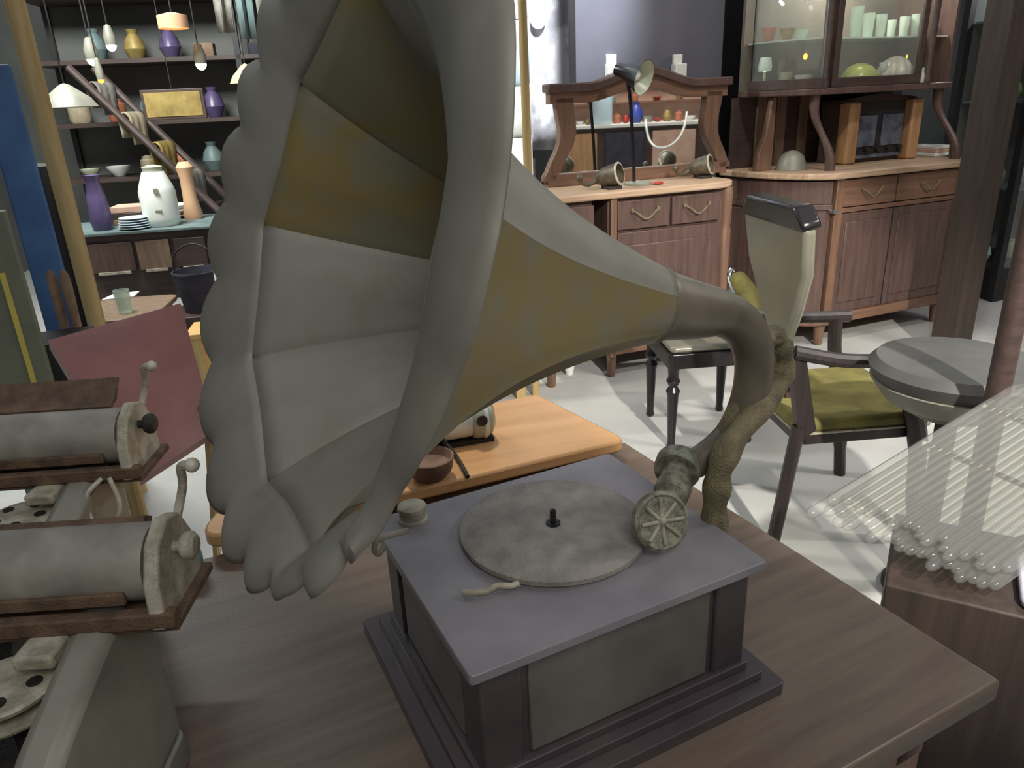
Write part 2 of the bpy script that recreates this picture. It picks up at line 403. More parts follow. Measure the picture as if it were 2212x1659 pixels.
MB().tube([sb-Vector((0, 0, .03)), sb-Vector((.004, .006, .037))], [.003, .001], 8).build('needle', 'darkmetal', so)
# cast bracket that carries the elbow
bk = at(1592, 1140, .87)
bl = GM.inverted() @ bk
Bp = GM @ Vector((hx-.018, bl.y, .13)); Bq = GM @ Vector((hx+.012, bl.y, .15))
top = elb[-26]
arm = spline([Bp, Bq, Vector((Bq.x, Bq.y, .93)), Vector((Bq.x+.016, Bq.y+.01, 1.0)), Vector((top.x+.047, top.y+.02, 1.065)), Vector((top.x+.046, top.y+.02, 1.115)), Vector((top.x+.024, top.y+.01, 1.135)), Vector((top.x+.012, top.y+.004, 1.10)), Vector((elb[-12].x+.008, elb[-12].y, elb[-12].z))], 8)
ra = [(.018 if i < 34 else .014)+.0022*math.sin(i*1.15) for i in range(len(arm))]
MB().tube(arm, ra, 16).build('support_bracket', 'brasscast', g)
MB().lathe([(.0, -.0), (.030, 0), (.032, .006), (.032, .022), (.028, .028), (0, .028)], tail+(tail-sb).normalized()*-.004, (tail-sb), 28, False).build('bearing_collar', 'soundbox', g)

# ------------------------------------------------------------------ typewriters (platen at local y 0, z .31)
def typewriter(loc, deg, label, tall):
    Y = frame(*loc, deg)
    t = thing('typewriter', label, 'typewriter', loc, deg, 'rusty old typewriters on the brown table')
    MB(Y).prism(rrect(-.185, .185, -.28, .04, .02, 4), 0, .045).build('base', 'greymetal', t, bevel=.004)
    for s in (-1, 1):
        poly = [(-.265, .045), (-.265, .12), (-.235, .185), (-.17, .225), (-.10, .25), (-.02, .275), (.03, .275), (.035, .045)]
        x = s*.162
        MB(Y).prism(poly, x-.022, x+.022, 'x').build('side_housing', 'greymetal', t, bevel=.012)
    MB(Y).box(-.138, .138, -.26, .03, .045, .12).build('type_basket', 'darkmetal', t)
    tb = MB(Y)
    for i in range(44):
        a = math.radians(-62+124*i/43); tb.tube([(math.sin(a)*.02, -.03, .215), (math.sin(a)*.085, -.06-math.cos(a)*.085, .175)], .0014, 5)
    tb.build('type_bars', 'rusty', t)
    MB(Y).prism([(-.26, .05), (-.26, .11), (-.21, .165), (-.205, .16), (-.25, .105), (-.25, .05)], -.138, .138, 'x').build('front_plate', 'darkmetal', t)
    for x in (-.088, .088):
        sp = MB(Y).lathe([(.0, .0), (.046, .0), (.047, .003), (.046, .006), (.016, .008), (.016, .018), (.046, .020), (.047, .024), (.044, .027), (.012, .028), (0, .029)], (x, -.085, .206), seg=36, caps=False).build('ribbon_spool', 'palemetal', t)
        h = MB(Y)
        for k in range(5):
            a = k*2*PI/5; h.lathe([(.0075, 0), (.0075, .0012)], (x+.029*math.cos(a), -.085+.029*math.sin(a), .2338), seg=12)
        h.build('spool_holes', 'darkmetal', sp)
        MB(Y).cyl((x, -.085, .12), (x, -.085, .2), .008).build('spool_post', 'darkmetal', t)
    # carriage
    MB(Y).box(-.25, .25, -.055, -.040, .262, .280).box(-.25, .25, -.05, .06, .255, .265).build('carriage_rail', 'rust', t, bevel=.002)
    MB(Y).lathe([(.012, 0), (.040, 0), (.041, .003), (.041, .437), (.040, .44), (.012, .44)], (-.22, 0, .31), (1, 0, 0), 40).build('platen', 'roller', t)
    if tall: MB(Y).prism([(.012, .352), (.030, .360), (.055, .382), (.058, .379), (.034, .353), (.014, .347)], -.20, .20, 'x').build('paper_table', 'rust', t)
    else: MB(Y).prism([(.028, .340), (.036, .344), (.050, .335), (.046, .330)], -.20, .20, 'x').build('paper_table', 'rust', t)
    MB(Y).box(-.2, .2, -.044, -.038, .285, .300).build('paper_bail', 'rust', t, bevel=.002)
    for s in (-1, 1):
        ep = MB(Y)
        poly = [(-.055, .26), (-.05, .31), (-.03, .345), (0, .36), (.03, .35), (.05, .315), (.055, .26)]
        ep.prism(poly, s*.232-.008, s*.232+.008, 'x')
        e = ep.build('carriage_end_plate', 'palemetal', t, bevel=.003)
        MB(Y).lathe([(.006, 0), (.006, .010), (.013, .012), (.015, .016), (.015, .022), (.011, .026), (0, .027)], (s*.238, .0, .325), (s, 0, 0), 20, False).build('platen_knob', 'darkmetal' if tall else 'palemetal', t)
        b = MB(Y).tube(spline([(s*.235, .03, .34), (s*.245, .04, .375), (s*.25, .035, .40), (s*.262, .028, .405)], 5), .005, 8)
        b.ball((s*.265, .028, .405), .008); b.build('release_lever', 'palemetal', t)
        MB(Y).box(s*.12-.02, s*.12+.02, -.085, -.045, .245, .262).build('rail_bracket', 'palemetal', t, bevel=.004)
        if not tall: continue
        b = MB(Y).tube(spline([(s*.20, -.06, .27), (s*.18, -.075, .25), (s*.185, -.085, .215), (s*.205, -.08, .20), (s*.22, -.07, .23), (s*.21, -.06, .27)], 5), .0035, 8)
        b.build('margin_wire', 'palemetal', t)
    return t
typewriter((-.605, .667, .70), 2, 'nearer rusty typewriter with thick grey roller at the front of the table', False)
typewriter((-.795, 1.0, .70), 3, 'farther typewriter with tall paper rest standing behind the nearer one', True)
# glazed jar behind the nearer typewriter
c = at(418, 1238, .70)
tag(MB().lathe([(0, 0), (.014, 0), (.019, .01), (.021, .03), (.019, .052), (.011, .066), (0, .068)], c, seg=28, caps=False).build('glazed_bottle', 'bluebottle'), 'small blue green glazed egg shaped bottle beside the nearer typewriter', 'bottle')

# ------------------------------------------------------------------ honey coloured side table behind the gramophone
A, B_, C_, D_ = at(425, 1150, .75), at(1345, 945, .75), at(1160, 850, .75), Vector((-.53, 1.50, .75))
oc = (A+B_+C_+D_)/4
t = thing('side_table', 'honey coloured wooden side table with rounded corners behind the gramophone', 'table', (oc.x, oc.y, 0), 16)
def roundpoly(P, rs, n=7):
    out = []; N = len(P)
    for i in range(N):
        p, a, c = Vector(P[i][:2]), Vector(P[i-1][:2]), Vector(P[(i+1) % N][:2]); r = rs[i]
        s = p+(a-p).normalized()*r; e = p+(c-p).normalized()*r
        for k in range(n+1):
            u = k/n; q = s*(1-u)**2+p*2*u*(1-u)+e*u*u; out.append((q.x, q.y))
    return out
tp = roundpoly([A+Vector((-.005, -.035, 0)), B_+Vector((.01, -.01, 0)), C_, D_], [.09, .035, .02, .08])
MB().prism(tp, .722, .75).build('tabletop', 'orange', t, bevel=.006)
cc = Vector((oc.x, oc.y))
def shrink(poly, f): return [tuple(cc+(Vector(p)-cc)*f) for p in poly]
MB().prism([(p[0]*1-.035+.0, p[1]+.085) if False else p for p in [tuple(cc+(Vector(p)-cc)*.80+Vector((-.01, .055))) for p in tp]], .66, .722).build('apron', 'pine', t)
for p in (A, B_, C_, D_):
    q = cc+(Vector(p[:2])-cc)*.70+Vector((-.012, .055)); MB().lathe([(.018, 0), (.026, .3), (.03, .66)], (q.x, q.y, 0), seg=16).build('leg', 'orange', t)
# enamel machine lying on it
e = dep(1010, 905, 1.62); e.z = .752
c1 = at(1026, 920, .78)
mach = thing('enamel_machine', 'white enamel machine with pale green rounded end lying on the honey coloured table', 'machine', (c1.x, c1.y, .75), 16)
XM = frame(c1.x, c1.y, .75, 16)
MB(XM).lathe([(.0, 0), (.034, 0), (.04, .006), (.04, .10), (.036, .108), (0, .11)], (-.115, .0, .05), (1, 0, 0), 32, False).build('body', 'white', mach)
MB(XM).lathe([(.036, 0), (.046, .002), (.049, .012), (.049, .03), (.043, .044), (.03, .052), (0, .054)], (-.012, 0, .052), (1, 0, 0), 32, False).build('end_cap', 'palegreen', mach)
MB(XM).lathe([(.049, 0), (.0505, .001), (.0505, .009), (.049, .01)], (.012, 0, .052), (1, 0, 0), 32, False).build('band', 'white', mach)
MB(XM).lathe([(.0, 0), (.012, 0), (.012, .003), (0, .003)], (.005, -.052, .062), (0, 1, 0), 20).build('knob_hole', 'darkmetal', mach)
MB(XM).box(-.13, .035, -.03, .03, 0, .010).box(-.10, -.09, -.012, .012, .01, .02).build('foot', 'darkmetal', mach)
w = [at(*p, .757+h) for p, h in (((950, 945), .02), ((965, 960), .012), ((985, 985), 0), ((1000, 1010), 0), ((1010, 1030), 0))]
tag(MB().tube(spline(w), .0045, 10).build('cable', 'darkmetal'), 'dark bent cable trailing over the honey coloured table edge by the enamel machine', 'cable')
k = at(930, 1030, .75)
bs = MB().lathe([(0, 0), (.03, 0), (.046, .02), (.05, .045), (.046, .047), (.040, .03), (.02, .02), (0, .018)], k, seg=28, caps=False)
tag(bs.build('wicker_bowl', 'book'), 'small brown fibrous bowl on the honey coloured table behind the white knob', 'bowl')

# ------------------------------------------------------------------ oxblood leather chair
t = thing('leather_screen', 'tilted oxblood leather panel on thin tan legs behind the farther typewriter', 'screen', (-.95, 1.62, 0), 25)
P = [dep(105, 735, 1.75), dep(390, 655, 1.95), dep(465, 930, 1.85), dep(290, 1045, 1.65)]
nrm = (P[1]-P[0]).cross(P[3]-P[0]).normalized()
if nrm.dot(CP-P[0]) > 0: nrm = -nrm
n = 8; front = []
lb = MB()
def bil(u, v): return P[0]*(1-u)*(1-v)+P[1]*u*(1-v)+P[2]*u*v+P[3]*(1-u)*v
G = [[bil(i/n, j/n)-nrm*.012*math.sin(PI*i/n)**.5*math.sin(PI*j/n)**.5 if 0 < i < n and 0 < j < n else bil(i/n, j/n) for i in range(n+1)] for j in range(n+1)]
Bk = [[bil(i/n, j/n)+nrm*.035 for i in range(n+1)] for j in range(n+1)]
for Gr in (G, Bk):
    vs = [lb.pts(r) for r in Gr]
    for j in range(n):
        for i in range(n): lb.quad([vs[j][i], vs[j][i+1], vs[j+1][i+1], vs[j+1][i]])
edge = [(i, 0) for i in range(n)]+[(n, j) for j in range(n)]+[(n-i, n) for i in range(n)]+[(0, n-j) for j in range(n)]
ea = lb.pts([G[j][i] for i, j in edge]); eb = lb.pts([Bk[j][i] for i, j in edge])
for i in range(len(edge)): lb.quad([ea[i], ea[(i+1) % len(edge)], eb[(i+1) % len(edge)], eb[i]])
bmesh.ops.remove_doubles(lb.bm, verts=lb.bm.verts[:], dist=1e-5)
lb.build('panel', 'leather', t)
low = [P[3]+nrm*.02, P[2]+nrm*.02]
side = (P[2]-P[3]).normalized(); fw = Vector((nrm.x, nrm.y, 0)).normalized()
for p in low: MB().tube([p+Vector((0, 0, .05)), Vector((p.x, p.y, .45))+fw*.0, Vector((p.x, p.y, 0))-fw*.03], [.014, .016, .012], 10).build('leg', 'tan', t)
for p in low: MB().tube([p+Vector((0, 0, .08))+fw*.01, Vector((p.x, p.y, 0))+fw*.30], [.012, .011], 10).build('rear_strut', 'tan', t)

# ------------------------------------------------------------------ pine chest
pr_, pl_ = at(1155, 858, 0), at(405, 725, .5)
ang = math.degrees(math.atan2(pr_.y-pl_.y, pr_.x-pl_.x))
PM = frame(pr_.x, pr_.y, 0, ang); L = math.hypot(pr_.x-pl_.x, pr_.y-pl_.y)
t = thing('pine_chest', 'long low yellow pine chest standing between the honey coloured table and the mirror sideboard', 'chest', PM @ Vector((-L/2, .2, 0)), ang)
MB(PM).box(-L, -.045, .01, .20, .08, .48).build('body', 'pine', t, bevel=.004)
MB(PM).box(-L-.015, -.03, -.01, .22, .48, .505).build('lid', 'pine', t, bevel=.004)
for x in (-L, -.095):
    for y in (0, .15): MB(PM).box(x, x+.05, y, y+.05, 0, .49).build('corner_post', 'tan', t, bevel=.003)

# ------------------------------------------------------------------ mirror sideboard
t = thing('mirror_sideboard', 'reddish sideboard with a curved-top mirror against the dark wall panel', 'sideboard', DM @ Vector((-.6, .25, 0)), 19.45)
WD = 1.16
ct = [(-WD, -.02), (-.16, -.02)]+[(-.16+.15*math.sin(a), .08-.10*math.cos(a)) for a in [k*PI/16 for k in range(1, 9)]]+[(-.01, .47), (-WD, .47)]
MB(DM).prism(ct, .965, 1.0).build('counter', 'countertop', t, bevel=.008)
dl, dm, dr = on(DM, 1334, 450).x, on(DM, 1452, 450).x, on(DM, 1558, 450).x
MB(DM).box(dl-.04, -.06, .03, .45, .16, .965).box(-WD+.03, dl-.04, .30, .45, .16, .965).box(-WD+.03, -WD+.3, .03, .3, .16, .965).build('body', 'reddark', t, bevel=.003)
MB(DM).box(dl-.035, dl, 0, .03, .12, .965).build('stile', 'redwood_v', t, bevel=.004)
MB(DM).lathe([(.028, .13), (.034, .16), (.03, .2), (.034, .74), (.028, .76), (.032, .78), (.034, .94), (.03, .965)], (-.055, .04, 0), seg=20).build('corner_column', 'redwood_v', t)
for a, c in ((dl+.006, dm-.006), (dm+.006, dr-.004)):
    d = MB(DM).box(a, c, .008, .03, .80, .945).build('drawer', 'reddark', t, bevel=.004)
    mx = (a+c)/2
    MB(DM).tube(spline([(mx-.075, -.002, .895), (mx-.05, -.014, .88), (mx-.012, -.018, .853), (mx+.012, -.018, .853), (mx+.05, -.014, .88), (mx+.075, -.002, .895)], 5), .005, 8).box(mx-.082, mx-.068, -.003, .01, .885, .905).box(mx+.068, mx+.082, -.003, .01, .885, .905).build('bail_handle', 'brasscast', d)
d = MB(DM).box(dl+.006, dr-.004, .006, .03, .20, .785).build('door', 'reddark', t, bevel=.003)
MB(DM).box(dl+.06, dr-.05, -.002, .008, .27, .72).build('door_panel', 'reddark', d, bevel=.006)
MB(DM).box(dl-.035, -.05, 0, .05, .13, .20).build('base_rail', 'redwood', t, bevel=.006)
for x in (dl-.01, -.055, -WD+.06):
    for y in (.04, .42): MB(DM).lathe([(.02, 0), (.022, .01), (.026, .08), (.03, .14)], (x, y, 0), seg=14).build('foot', 'redwood_v', t)
MB(DM).box(-WD+.03, -WD+.3, .005, .03, .2, .94).build('door', 'reddark', t, bevel=.003)
# mirror and its frame
my = .40
ml, mr = on(DM, 1185, 300, my).x, on(DM, 1560, 300, my).x
mc = (ml+mr)/2; hw = (mr-ml)/2
zb, zt = 1.03, on(DM, 1500, 205, my).z
zc = on(DM, 1500, 178, my).z; zp = on(DM, 1372, 152, my).z
def outer(z):
    f = (z-zb)/(zt-zb); f = max(0, min(1, f))
    return hw*(1.0+.06*math.cos(PI*min(1, f*1.4))**1 -.055*math.sin(PI*f)**2) + (.012 if f < .1 else 0)
def inner(z): return outer(z)-.075-.03*((z-zb)/(zt-zb))
zs = [zb+(zt+.02-zb)*k/16 for k in range(17)]
for s in (-1, 1):
    poly = [(mc+s*outer(z), z) for z in zs]+[(mc+s*inner(z), z) for z in zs[::-1]]
    MB(DM).prism(poly, my-.03, my+.02, 'y').build('mirror_side_post', 'redwood_v', t, bevel=.005)
xs = [mc+hw*1.0*(k/20-1) for k in range(0, 41)]
def crest(x):
    u = abs(x-mc)/hw; return zc+(zp-zc)*(.5+.5*math.cos(PI*min(1, u/.62)))
def archin(x):
    u = abs(x-mc)/hw; return zt-.012+(zp-zc)*.85*(.5+.5*math.cos(PI*min(1, u/.62)))
poly = [(x, crest(x)) for x in xs]+[(x, archin(x)) for x in xs[::-1]]
MB(DM).prism(poly, my-.03, my+.03, 'y').build('mirror_top_rail', 'redwood', t, bevel=.004)
poly = [(x*1.0+(x-mc)*.03, crest(x)+.022) for x in xs]+[(x+(x-mc)*.03, crest(x)-.022) for x in xs[::-1]]
MB(DM).prism(poly, my-.055, my+.04, 'y').build('cornice', 'reddark', t, bevel=.008)
MB(DM).box(ml-.02, mr+.02, my-.03, my+.03, 1.0, zb+.035).build('mirror_bottom_rail', 'redwood', t, bevel=.004)
mp = [(mc+s*(outer(z)-.02), z) for s, zz in ((1, zs), (-1, zs[::-1])) for z in zz]
top_ = [(x, archin(x)+.01) for x in xs[6:-6]][::-1]
mp = [(mc+(outer(z)-.02), z) for z in zs[:-2]]+top_+[(mc-(outer(z)-.02), z) for z in zs[:-2][::-1]]
MB(DM).prism(mp, my, my+.012, 'y').build('mirror_glass', 'mirror', t)
# two pale wall brackets above it
for px, lab in ((1322, 'pale wall hook left of the black desk lamp, above the mirror sideboard'), (1464, 'pale wall hook right of the black desk lamp, above the mirror sideboard')):
    q = on(DM, px, 158, .60); q2 = on(DM, px, 138, .60)
    tag(MB(DM).box(q.x-.035, q.x+.035, .56, .62, q.z-.06, q2.z).box(q.x-.03, q.x+.03, .60, .62, q2.z, q2.z+.05).build('wall_hook', 'paper', bevel=.004), lab, 'hook', 'pale wall hooks')
# black desk lamp
lb_ = on(DM, 1368, 392, .17); lt = on(DM, 1358, 195, .17); hd = on(DM, 1375, 172, .17)
t = thing('desk_lamp', 'black desk lamp with grey lined conical shade standing before the mirror', 'lamp', DM @ Vector((lb_.x, .17, 1.0)))
MB(DM).lathe([(0, 0), (.075, 0), (.075, .012), (.02, .02), (0, .02)], (lb_.x+.03, .17, 1.001), seg=28, caps=False).build('base', 'greymetal', t)
MB(DM).tube(spline([(lb_.x+.005, .17, 1.01), (lb_.x-.005, .17, 1.2), (lt.x+.01, .17, lt.z-.05), (lt.x-.004, .17, lt.z+.03), (hd.x-.04, .17, hd.z+.03)], 6), .009, 10).build('stem', 'blackgloss', t)
ax = Vector((.46, -.84, -.28)); ho = Vector((hd.x-.045, .21, hd.z+.040))
MB(DM).lathe([(.03, -.05), (.036, 0), (.05, .04), (.083, .115), (.085, .118)], ho, ax, 32, False).lathe([(0, -.052), (.03, -.05)], ho, ax, 32, False).build('shade', 'blackgloss', t)
MB(DM).lathe([(.028, .0), (.045, .04), (.079, .114), (.083, .118)], ho, ax, 32, False).lathe([(0, .002), (.028, .0)], ho, ax, 32, False).build('shade_lining', 'palegreen', t)
MB(DM).ball(ho+ax.normalized()*.06, .03).build('bulb', 'white', t)
# two brass lamp horns on the counter
def brasshorn(px, py, ly, label, s=1.):
    p = on(DM, px, py, ly); w_ = DM @ Vector((p.x, ly, 1.0))
    t = thing('brass_headlamp', label, 'headlamp', w_, 19.45)
    X = DM @ Matrix.Translation((p.x, ly, 1.001)) @ Matrix.Scale(s, 4)
    a = Vector((.62, -.75, .22)).normalized()
    MB(X).lathe([(0, -.10), (.02, -.10), (.03, -.08), (.045, -.05), (.052, 0), (.05, .03), (.046, .03), (.046, 0), (.03, -.03), (0, -.04)], Vector((0, 0, .065)), a, 30, False).build('body', 'lampmetal', t)
    MB(X).lathe([(.046, .028), (.055, .028), (.056, .034), (.046, .036)], Vector((0, 0, .065)), a, 30, False).build('rim', 'palemetal', t)
    MB(X).tube(spline([(-.05, .05, .05), (-.10, .05, .025), (-.14, .045, .03), (-.16, .04, .055)], 5), .010, 10).ball((-.162, .04, .06), .018).build('side_arm', 'lampmetal', t)
    MB(X).box(-.04, .03, -.03, .05, 0, .015).box(-.015, .015, -.01, .03, .0, .04).build('foot', 'darkmetal', t)
brasshorn(1325, 402, .09, 'brass headlamp lying at the foot of the black desk lamp', 1.05)
brasshorn(1522, 382, .20, 'brass headlamp lying near the rounded right end of the sideboard counter', 1.0)
q = on(DM, 1422, 393, .10)
tag(MB(DM).ball((q.x, .10, 1.0085), .03, 1, .5, .28).build('soap_bar', 'red'), 'small flat red piece lying on the sideboard counter between the headlamps', 'ornament')
c = at(1230, 808, 0)
tag(MB().lathe([(0, 0), (.02, 0), (.03, .05), (.028, .052), (.018, .006), (0, .006)], c, seg=20, caps=False).build('cup', 'white'), 'small white cup on the floor under the mirror sideboard', 'cup')

# ------------------------------------------------------------------ display sideboard with glazed upper part
KW = .98
t = thing('display_sideboard', 'large red brown sideboard with glazed upper cabinet carried on curved brackets', 'sideboard', KM @ Vector((.4, .3, 0)), 21.5)
def bow(off, n=14):                                  # the rounded left end
    return [(-.0 - (.30+off)*math.sin(a), .60-(.60+off)*math.cos(a)) for a in [PI/2*k/n for k in range(n+1)]]
def plan(off): return [(KW+off, -off), *bow(off), (-(.30+off), .62), (KW+off, .62)]
def planr(off):
    r = [(KW+(.10+off)*math.sin(a)-.02, .16-(.16+off)*math.cos(a)) for a in [PI/2*k/6 for k in range(7)]][::-1]
    return r+bow(off)+[(-(.30+off), .62), (KW+.08+off, .62)]
MB(KM).prism(planr(.035), .965, 1.0).build('counter', 'countertop', t, bevel=.008)
MB(KM).prism([(KW, .03), *[(x, y+.03) for x, y in bow(-.02)], (-.28, .62), (KW, .62)], .16, .965).build('body', 'reddark', t)
x1, x2, x3 = .01, on(KM, 1928, 480).x, KW-.01
bd = MB(KM)
bo = bow(0.)[1:]; bi_ = bow(-.025)[1:]
bd.prism(bo+bi_[::-1], .19, .80)
d = bd.build('bow_door', 'reddark', t, bevel=.003)
MB(KM).cyl((-.05, .012, .795), (-.05, -.03, .795), .010).cyl((-.05, -.03, .795), (-.02, -.034, .795), .011).build('handle', 'chrome', d)
MB(KM).prism(bo+bi_[::-1], .83, .955).build('bow_frieze', 'reddark', t, bevel=.003)
MB(KM).prism(bow(.012)[1:]+bow(-.02)[1:][::-1], .80, .83).build('bow_moulding', 'reddark', t, bevel=.004)
for x in (x1, x3-.035): MB(KM).box(x-.02, x+.035, -.004, .05, .12, .965).build('stile', 'redwood_v', t, bevel=.004)
MB(KM).box(x1+.035, x3-.03, .0, .03, .775, .80).build('rail', 'redwood', t, bevel=.003)
for a, c in ((x1+.04, x2-.006), (x2+.006, x3-.04)):
    d = MB(KM).box(a, c, .0, .03, .805, .955).build('drawer', 'redwood', t, bevel=.005)
    mx = (a+c)/2
    MB(KM).tube(spline([(mx-.075, -.008, .90), (mx-.05, -.02, .885), (mx-.012, -.024, .858), (mx+.012, -.024, .858), (mx+.05, -.02, .885), (mx+.075, -.008, .90)], 5), .005, 8).build('bail_handle', 'brasscast', d)
    d = MB(KM).box(a, c, .004, .03, .19, .77).build('door', 'reddark', t, bevel=.003)
    MB(KM).box(a+.035, c-.035, -.004, .006, .25, .72).build('door_panel', 'reddark', d, bevel=.006)
MB(KM).box(x2-.012, x2+.012, .008, .03, .19, .80).build('centre_gap', 'black', t)
MB(KM).prism([(KW+.02, -.015), *bow(.02)[:1], *bow(.02)[1:], (-.31, .60), (KW+.02, .60)], .13, .19).build('base_moulding', 'redwood', t, bevel=.008)
for x, y in ((.0, .03), (KW-.03, .03), (-.25, .5), (KW-.03, .55)): MB(KM).lathe([(.02, 0), (.024, .012), (.03, .08), (.034, .135)], (x, y, 0), seg=14).build('foot', 'redwood_v', t)
# brackets carrying the upper part
UZ = 1.40; UY = .16
def bracket(x, y0, mname, dx=0, dy=0):
    m = MB(KM); path = []
    for k in range(15):
        f = k/14; z = 1.0+(UZ-1.0)*f
        s = .5-.5*math.cos(PI*min(1, max(0, (f-.08)/.8)))
        path.append((x+dx*s, y0+dy*s, z))
    m.tube(path, [.024+.006*math.cos(2*PI*k/14) for k in range(15)], 10).build('bracket', mname, t)
bracket(.02, .10, 'reddark', -.06, .10)
bracket(KW-.0, .09, 'reddark', -.07, .12)
lx0 = on(KM, 1600, 300, .45).x
MB(KM).prism([(-.27, 1.0), (-.26, 1.10), (-.22, 1.2), (-.19, UZ), (-.16, UZ), (-.16, 1.0)], .36, .40, 'y').build('bracket', 'redwood_v', t, bevel=.006)
MB(KM).box(-.28, KW-.02, .585, .61, 1.0, UZ).build('lower_back_board', 'darkwood', t)
MB(KM).box(-.235, KW-.03, .585, .61, UZ, 2.2).build('back_board', 'wallpanel', t)
for x in (-.12, .03, .20): MB(KM).box(x, x+.07, .57, .586, 1.0, UZ).build('back_slat', 'brownpanel', t, bevel=.003)
def uplan(off):
    return [(KW-.06+off, UY-off), (-.02, UY-off), *[(-.02-(.22+off)*math.sin(a), .50-(.34+off)*math.cos(a)) for a in [PI/2*k/8 for k in range(1, 9)]], (-.24-off, .59), (KW-.0+off, .59)]
MB(KM).prism(uplan(.015), UZ, UZ+.035).build('upper_base', 'reddark', t, bevel=.006)
MB(KM).prism(uplan(0.), 2.2, 2.26).build('upper_top', 'reddark', t)
MB(KM).box(KW-.08, KW-.06, UY, .59, UZ+.03, 2.2).build('upper_side', 'reddark', t)
u1, u2, u3, u4 = -.03, on(KM, 1805, 100, UY).x, on(KM, 1990, 100, UY).x, KW-.07
def gdoor(a, c, y=UY):
    m = MB(KM).box(a, a+.04, y-.012, y+.02, UZ+.035, 2.2).box(c-.04, c, y-.012, y+.02, UZ+.035, 2.2).box(a+.04, c-.04, y-.012, y+.02, UZ+.035, UZ+.085).box(a+.04, c-.04, y-.012, y+.02, 2.14, 2.2)
    d = m.build('glazed_door', 'darkwood', t, bevel=.004)
    MB(KM).box(a+.036, c-.036, y+.002, y+.007, UZ+.08, 2.145).build('glass_pane', 'glass', d); return d
gdoor(u2-.01, u3+.02)
MB(KM).lathe([(.028, 0), (.03, .02), (.022, .05), (.025, .4), (.022, .76), (.028, .79)], (u2-.05, UY+.01, UZ+.035), seg=16).build('door_column', 'darkwood', t)
MB(KM).lathe([(.028, 0), (.03, .02), (.022, .05), (.025, .4), (.022, .76), (.028, .79)], (u3+.085, UY+.01, UZ+.035), seg=16).build('door_column', 'darkwood', t)
# bow glass at the left of the upper part
bg = [(-.02-.22*math.sin(a), .50-.34*math.cos(a)) for a in [PI/2*k/10 for k in range(0, 11)]]
bg = [(u2-.08, UY)]+bg
m = MB(KM); v0 = m.pts([(x, y, UZ+.08) for x, y in bg]); v1 = m.pts([(x, y, 2.15) for x, y in bg])
for i in range(len(bg)-1): m.quad([v0[i], v0[i+1], v1[i+1], v1[i]])
bgo = m.build('bow_glass', 'glass', t, solid=.005)
m = MB(KM); q = [(u2-.08, UY-.012)]+[(-.02-.235*math.sin(a), .50-.355*math.cos(a)) for a in [PI/2*k/10 for k in range(0, 11)]]
qi = [(x+(.02 if i else 0), y+.03) for i, (x, y) in enumerate(q)]
m.prism(q+qi[::-1], UZ+.035, UZ+.085).build('bow_bottom_rail', 'darkwood', t, bevel=.003)
MB(KM).prism(q+qi[::-1], 2.14, 2.2).build('bow_top_rail', 'darkwood', t, bevel=.003)
SZ = on(KM, 1900, 83, .35).z
SS = SZ
MB(KM).prism(uplan(-.03), SZ-.008, SZ).build('glass_shelf', 'tumbler', t)
FZ = UZ+.037
SZ += .001
# things inside, on the shelf and on the cabinet floor
def inside(px, ly): return on(KM, px, 120, ly).x
for i, (px, ly, r, h) in enumerate(((1842, .30, .036, .16), (1868, .34, .034, .13), (1895, .30, .030, .12), (1918, .38, .026, .10), (1945, .32, .030, .11), (1972, .30, .036, .12))):
    x = inside(px, ly); m = MB(KM).lathe([(0, 0), (r*.8, 0), (r, h), (r-.003, h), (r*.75, .006), (0, .006)], (x, ly, SZ), seg=24, caps=False)
    tag(m.build('tumbler', 'tumbler'), ['tallest greenish glass tumbler, leftmost behind the glazed door', 'greenish glass tumbler, second from the left behind the glazed door', 'short greenish tumbler, third from the left behind the glazed door', 'smallest tumbler, standing set back behind the glazed door', 'greenish tumbler, second from the right behind the glazed door', 'wide greenish tumbler, rightmost behind the glazed door'][i], 'glass', 'tumblers on the glass shelf')
x = inside(1862, .36); tag(MB(KM).lathe([(.09, 0), (.105, .02), (.10, .06), (.07, .10), (.03, .12), (0, .123)], (x, .36, FZ), seg=32, caps=False).build('glass_dome', 'yelgreen'), 'yellow green glass dome at the bottom of the glazed cabinet', 'bowl')
x = inside(1938, .36); m = MB(KM)
RR = []
for r, z in ((.10, 0), (.105, .04), (.095, .09), (.065, .13), (.03, .15), (.004, .155)): RR.append([(x+r*(1+.05*math.cos(10*a))*math.cos(a), .36+r*(1+.05*math.cos(10*a))*math.sin(a), FZ+z) for a in [2*PI*k/60 for k in range(60)]])
tag(m.rings(RR, True, False).build('shell_lamp', 'pink'), 'pale pink ribbed shell shaped shade at the bottom of the glazed cabinet', 'lampshade')
x = inside(1902, .30); tag(MB(KM).lathe([(.022, 0), (.022, .004), (.004, .012), (.004, .06), (.02, .075), (.024, .12), (.022, .12), (.017, .078), (0, .07)], (x, .27, FZ), seg=20, caps=False).build('wine_glass', 'drop'), 'clear stemmed glass between the yellow green dome and the pink shade', 'glass')
for i, (px, ly, r, h, mm, lab) in enumerate(((1662, .45, .045, .07, 'terracotta', 'orange lustre bowl, leftmost behind the curved glass'), (1702, .38, .045, .06, 'gold', 'brown gold bowl beside the orange bowl behind the curved glass'), (1732, .36, .04, .05, 'tumbler', 'clear low dish on the shelf behind the curved glass'))):
    x = on(KM, px, 60, ly).x; tag(MB(KM).lathe([(0, 0), (r*.5, 0), (r, h), (r*1.02, h), (r*.5, .008), (0, .008)], (x, ly, SZ), seg=26, caps=False).build('bowl', mm), lab, 'bowl')
